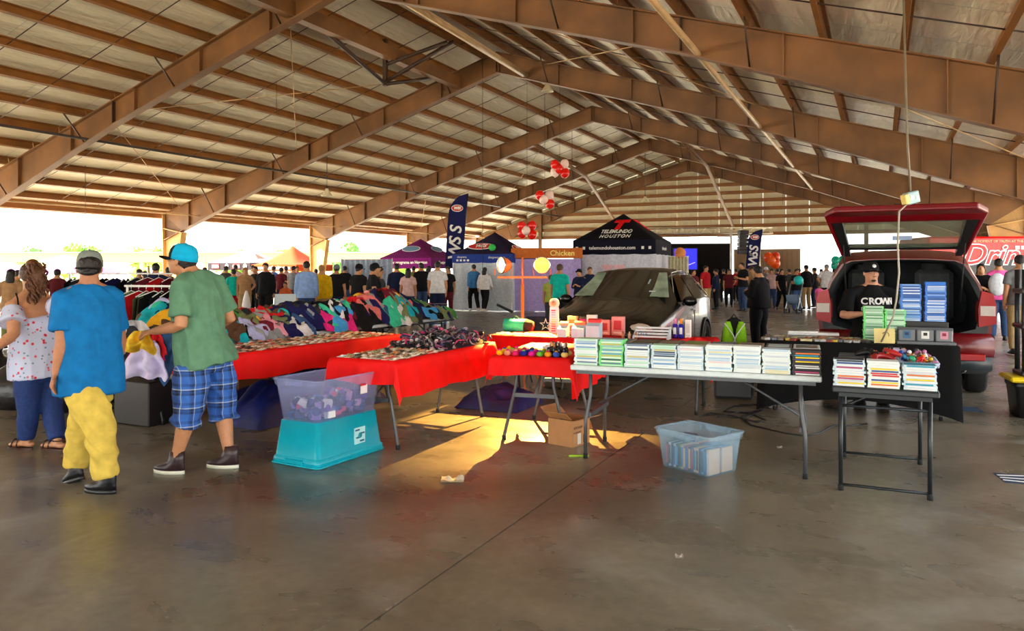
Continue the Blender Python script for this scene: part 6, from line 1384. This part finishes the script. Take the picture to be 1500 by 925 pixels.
# ------------------------------------------------------------------ stage, screens, truss
sg_=thing('stage','dark stage with blue screen and truss under the gable','stage',P(955,440,38)*1.0 if False else (7.0,39.2,0),-.10)
MB().box((1.0,1.0,.3),(5.6,3,.6)).build('deck',cm(22,22,26,'plastic'),sg_)
MB().box((1.6,2.6,1.6),(6.4,.1,2.6)).build('backdrop',cm(22,20,22),sg_)
def screen():
    m=mat('blue_screen',srgb(30,30,200),.4,emit=1.2); return m
scr=thing('led_screen','blue lit screen beyond the black tent','screen',(8.35,38.6,1.45),-.10); MB().box((.55,.05,.55),(1.25,.10,1.15),b=.01).build('frame',blackp,scr); MB().box((.55,-.004,.55),(1.15,.01,1.05)).build('panel',screen(),scr)
for k in range(3): MB().box((.25+.3*k,-.012,.10+.1*k),(.42,.004,.03),R=Matrix.Rotation(-.4,3,'Y')).build('light_bar',mat('screen_streak',srgb(150,130,255),.4,emit=1.2),scr)
tr_=thing('lighting_truss','pale box truss spanning above the stage','truss',(5.9,38.3,3.28),-.10)
for (y,z) in((0,0),(0,.3),(.3,0),(.3,.3)): MB().tube([(0,y,z),(7.2,y,z)],.03,6).build('chord',cm(206,196,176,'metal'),tr_)
for y in(0,.3):
    m=MB()
    for k in range(24): m.tube([(.3*k,y,.3*(k%2)),(.3*(k+1),y,.3*((k+1)%2))],.014,5)
    stuff(m.build('lattice',cm(206,196,176,'metal'),tr_))
for x in(.4,6.6): MB().tube([(x,.15,-3.28),(x,.15,0)],.04,8).build('tower',cm(206,196,176,'metal'),tr_)
sp=thing('line_array','black hanging speaker array right of the beige container','speaker',P(1088,372,36)); 
for k in range(6): MB().box((0,.1*0-.01*k*k*.3,.08+.19*k),(.44,.4,.18),b=.02).build('speaker_box',cm(20,20,22,'plastic'),sp)
MB().tube([(0,0,1.2),(0,0,P(0,330,36).z-P(0,372,36).z+1.0)],.02,6).build('chain',conduit,sp)
cn=thing('shipping_container','beige container standing behind the crowd','container',(11.4,38.6,0),-.42); MB().box((1.6,1.0,1.25),(3.2,2,2.5)).build('body',cm(150,120,80,'plastic'),cn)
for k in range(14): MB().box((.12+.225*k,-.01,1.25),(.10,.05,2.3)).build('corrugation',cm(140,112,76,'plastic'),cn)
ct_=thing('pipe_drape','cream pleated curtain booth right of the black tent','curtain',(P(978,440,27).x,26.9,0),-.2); m=MB(); m.grid(lambda u,v:(.72*u,.05*math.sin(u*40),.02+1.92*v),60,3); m.grid(lambda u,v:(.72*(1-u),.03+.05*math.sin((1-u)*40),.02+1.92*v),60,3); m.build('curtain',cm(206,200,170),ct_); MB().tube([(0,.02,1.94),(.72,.02,1.94)],.02,6).build('rail',white_ink,ct_)
MB().lathe([(0,0),(.2,0),(.2,.015),(0,.015)],20,X=Matrix.Translation((.42,0,2.06))@Matrix.Rotation(PI/2,4,'X')).build('round_logo',cm(240,150,80,'print'),ct_)
pw_=thing('flood_pole','white pole with small lamp bar behind the crowd','pole',(P(1071,440,35).x,35,0)); MB().tube([(0,0,0),(0,0,3.2)],.06,8).build('pole',white_ink,pw_); MB().box((-.3,0,3.0),(.7,.05,.06)).build('lamp_bar',white_ink,pw_)
# stroller, boards, coolers, misc in the crowd
sr=thing('stroller','pale stroller pushed through the crowd','stroller',(G(1162,459).x,G(1162,459).y,0),-.6)
for s in(-.2,.2):
    MB().tube([(s,.45,1.0),(s,.1,.5),(s,-.3,.08)],.018,6).build('frame_tube',cm(190,200,206,'metal'),sr); MB().tube([(s,.3,.08),(s,-.05,.55)],.018,6).build('frame_tube',cm(190,200,206,'metal'),sr)
    for y in(-.32,.30): MB().lathe([(.05,-.02),(.085,-.02),(.085,.02),(.05,.02)],12,X=Matrix.Translation((s,y,.085))@Matrix.Rotation(PI/2,4,'Y')).build('wheel',black_rub,sr)
m=MB(); m.grid(lambda u,v:(.36*(u-.5),.25-.5*v,.62-.3*math.sin(PI*v)),6,8); m.build('seat',cm(120,140,170),sr)
tag(MB().sphere((0,0,0),.16,14,10).build('ball',cm(20,190,190,'plastic'),None,P(1167,411,25.9)+Vector((0,-.16,0))),'turquoise ball held by the woman in black and jeans','ball')
wb=thing('white_board','pale board leaning behind the clothes heap under the orange canopy','board',P(418,440,15.5)*1 if False else (P(418,440,15.5).x,15.5,0),.1); MB().box((0,0,.80),(.42,.02,.36),b=.004).build('panel',cm(206,222,230,'plastic'),wb)
for s in(-.18,.18): MB().tube([(s,.02,0),(s,.0,.65)],.012,6).build('leg',grey_leg,wb)
co=thing('cooler','blue cooler with dark lid and picture panel beside the white shirt man','cooler',(P(641,440,17.5).x,17.5,0),.05); MB().box((0,0,.42),(.42,.36,.40),b=.02).build('body',cm(30,90,170,'plastic'),co); MB().box((0,0,.65),(.44,.38,.07),b=.02).build('lid',cm(30,34,40,'plastic'),co); MB().box((0,-.183,.36),(.3,.004,.22)).build('picture',cm(206,206,110,'print'),co)
for sx in(-.17,.17):
    for sy in(-.14,.14): MB().box((sx,sy,.11),(.05,.05,.22)).build('leg',blackp,co)
hb=tag(MB().loft([[(.10*k*math.cos(a),.05*k*math.sin(a),z) for a in [2*PI*i/12 for i in range(12)]] for z,k in((-.28,1.1),(-.2,1.25),(.0,.9),(.2,.3))],0,True,True).build('shopping_bag',white_ink,None,P(361,437,20.4)),'white bag carried by the blond woman in tan','bag')
hg_=tag(MB().sphere((0,0,0),(.17,.09,.22),12,9).build('handbag',cm(196,200,206),None,P(1461,417,14.3)),'white handbag on the shoulder of the woman with long dark hair','bag')
tag(MB().tube([(0,0,.28),(.55,0,.02)],.045,8).build('duffel',blackp,None,P(730,456,26.2)*1.0 if False else (P(728,456,26).x,25.6,.0)),'black bar lying on the floor before the white tent wall','bar')
# ------------------------------------------------------------------ shelf on yellow lidded tote, junction box, litter
tb2=thing('storage_tote','black tote with yellow lid under the black shelf at the right edge','bin',(5.38,7.62,0),-.35)
tub,rm=bin_geo(.50,.36,.36,.03); tub.build('tub',cm(26,28,30,'plastic'),tb2); MB().box((0,0,.385),(.66,.48,.05),b=.018).build('lid',cm(236,206,20,'plastic'),tb2)
shf=thing('shelf_rack','black plastic shelf rack of pale cases standing on the yellow lidded tote','shelf',(5.45,7.66,.412),-.35)
for x in(-.22,.22):
    for y in(-.13,.13): MB().tube([(x,y,0),(x,y,1.08)],.026,10).build('post',cm(30,34,38,'plastic'),shf)
for z in(.02,.50,.86): MB().box((0,0,z),(.52,.34,.05),b=.012).build('shelf_board',cm(30,34,38,'plastic'),shf)
random.seed(9)
sm=Matrix.Rotation(-.35,4,'Z')
for k in range(14):
    q=sm@Vector((-.02,-.08,0)); o=link('game_case',_cm['clear'],None,(5.45+q.x,7.66+q.y,.412+.526+.0148*k),-.35); recolor(o,1,cm(*random.choice(SPB+SPW),'print')); tag(o,'pale game case on the black shelf at right, %s from bottom'%ordn(k),'game case','cases on the black shelf')
q=sm@Vector((-.02,-.15,0)); pst=thing('poster_box','pale box with green picture on top of the black shelf at right','box',(5.45+q.x,7.66+.05+q.y,.412+.886),-.35); MB().box((0,0,.13),(.40,.06,.26),b=.004).build('carton',cm(206,222,226,'paper'),pst); MB().sphere((.08,-.03,.19),(.11,.006,.04),12,8).build('picture',cm(110,220,30,'print'),pst); MB().box((.04,-.032,.08),(.28,.004,.07)).build('panel',cm(170,214,230,'print'),pst)
jb=P(1335,290,7.55); jx=thing('junction_box','pale outlet box on the hanging cord above the tailgate','box',jb,.3)
MB().box((0,0,0),(.16,.07,.12),b=.01,R=Matrix.Rotation(-.25,3,'Y')).build('case',cm(160,190,200,'plastic'),jx); MB().box((-.085,-.01,-.02),(.06,.07,.10),b=.008,R=Matrix.Rotation(-.25,3,'Y')).build('cover',cm(226,206,120,'plastic'),jx)
for x in(-.03,.04): MB().box((x,-.037,0),(.035,.006,.04)).build('socket',cm(226,226,220,'plastic'),jx)
zt=zr((jb-O).dot(PX))+.1; tp=P(1325,0,7.6)
rod('extension_cord','grey cord dropping from the roof to the outlet box','cord',[Vector((tp.x-.02,7.6,zt)),P(1326,100,7.6),P(1329,200,7.57),jb+Vector((-.01,0,.06))],.011,cm(120,110,90,'plastic'),6)
rod('extension_cord','pale cord curving from the outlet box down to the covered table','cord',[jb+Vector((-.05,-.02,-.06)),P(1317,310,7.5),P(1315,360,7.42),P(1317,400,7.4),P(1313,440,7.4),P(1308,465,7.44),F8.at(1.16,.06,.76)],.009,cm(170,166,150,'plastic'),6)
for px,py,s,c,l in((663,705,.16,(226,214,190),'crumpled cream paper wrapper on the floor before the bins'),(1475,700,.0,(0,0,0),''),(1142,657,.04,(220,220,220),'small white scrap on the floor under the white table'),(995,818,.04,(190,180,170),'small pale scrap on the floor in the foreground right')):
    if s: p=G(px,py); m=MB(); m.grid(lambda u,v:((u-.5)*s,(v-.5)*s*.6,.012+.25*s*max(0,noise.noise((u*4,v*4,px)))+.05*s*math.sin(u*9)),12,8); m.grid(lambda u,v:((.5-u)*s,(v-.5)*s*.6,.004),2,2); tag(m.build('paper_scrap',cm(*c,'paper'),None,p),l,'litter')
tag(MB().box((0,0,.006),(.16,.012,.012)).build('green_strip',cm(150,200,30,'plastic'),None,G(848,669)),'lime green strip on the floor between the table legs','strip')
for px,py,k in((1487,702,0),(1421,600,1)):
    p=G(px,py); m=MB(); m.box((0,0,.0015),(.2,.26 if k==0 else .30,.003)); fm=thing('floor_decal',['worn blue and white floor decal at the right edge','blue painted floor mark behind the right table'][k],'decal',p,-.3); m.build('decal',cm(52,66,92) if k==0 else cm(40,70,100),fm)
    if k==0:
        for q in range(3): MB().box((0,-.08+.08*q,.004),(.19,.02,.002),R=Matrix.Rotation(.15*(q-1),3,'Z')).build('stripe',white_ink,fm)
# ------------------------------------------------------------------ beyond the left eave
cp=thing('neighbour_canopy','long low tan canopy building beyond the left eave','building',(-52,62,-.4),.0)
MB().box((21,4,2.85),(46,8,.75)).build('roof_edge',mat('tan_fascia',srgb(226,170,110),.6,var=.1),cp); MB().box((21,4,3.25),(47,8.6,.06)).build('roof',cm(226,214,196,'plastic'),cp)
for k in range(9): MB().box((.5+5.2*k,.3,1.25),(.3,.3,2.5)).build('post',cm(226,180,120,'plastic'),cp)
random.seed(19); lm=[mat('foliage_%d'%k,c,.7,var=.3,scale=3) for k,c in enumerate((srgb(120,170,50),srgb(150,190,70),srgb(96,150,60)))]
def leafball(m,c,r,n):
    for _ in range(n):
        v=Vector((random.gauss(0,1),random.gauss(0,1),random.gauss(0,1))).normalized()*r*random.uniform(.6,1.08); p=Vector(c)+v; s=r*.20
        a=Vector((random.gauss(0,1),random.gauss(0,1),random.gauss(0,1))).normalized(); b_=a.orthogonal().normalized(); d=a.cross(b_)
        m.add([p+b_*s,p+d*s*.6,p-b_*s,p-d*s*.6],[(0,1,2,3)])
tp_=['leftmost tree','second tree from left','third tree from left','fourth tree from left','fifth tree from left','sixth tree from left','seventh tree from left','eighth tree from left','ninth tree from left','tenth tree from left','eleventh tree from left']
for k in range(11):
    x=-62+5.6*k+random.uniform(-1,1); t=thing('tree','%s in the bright yard beyond the tan canopy'%tp_[k],'tree',(x,78+random.uniform(-3,3),-.4),0,'trees beyond the canopy')
    h=random.uniform(3.6,5.2); MB().tube([(0,0,0),(.1,0,h*.3),(.0,.1,h*.6)],[.2,.16,.1],8).build('trunk',cm(90,66,44),t); m=MB()
    for q in range(6): c=(random.uniform(-1.5,1.5),random.uniform(-1,1),h*random.uniform(.38,.85)); m.sphere(c,.75,10,7); leafball(m,c,1.05,110)
    m.build('crown',lm[k%3],t)
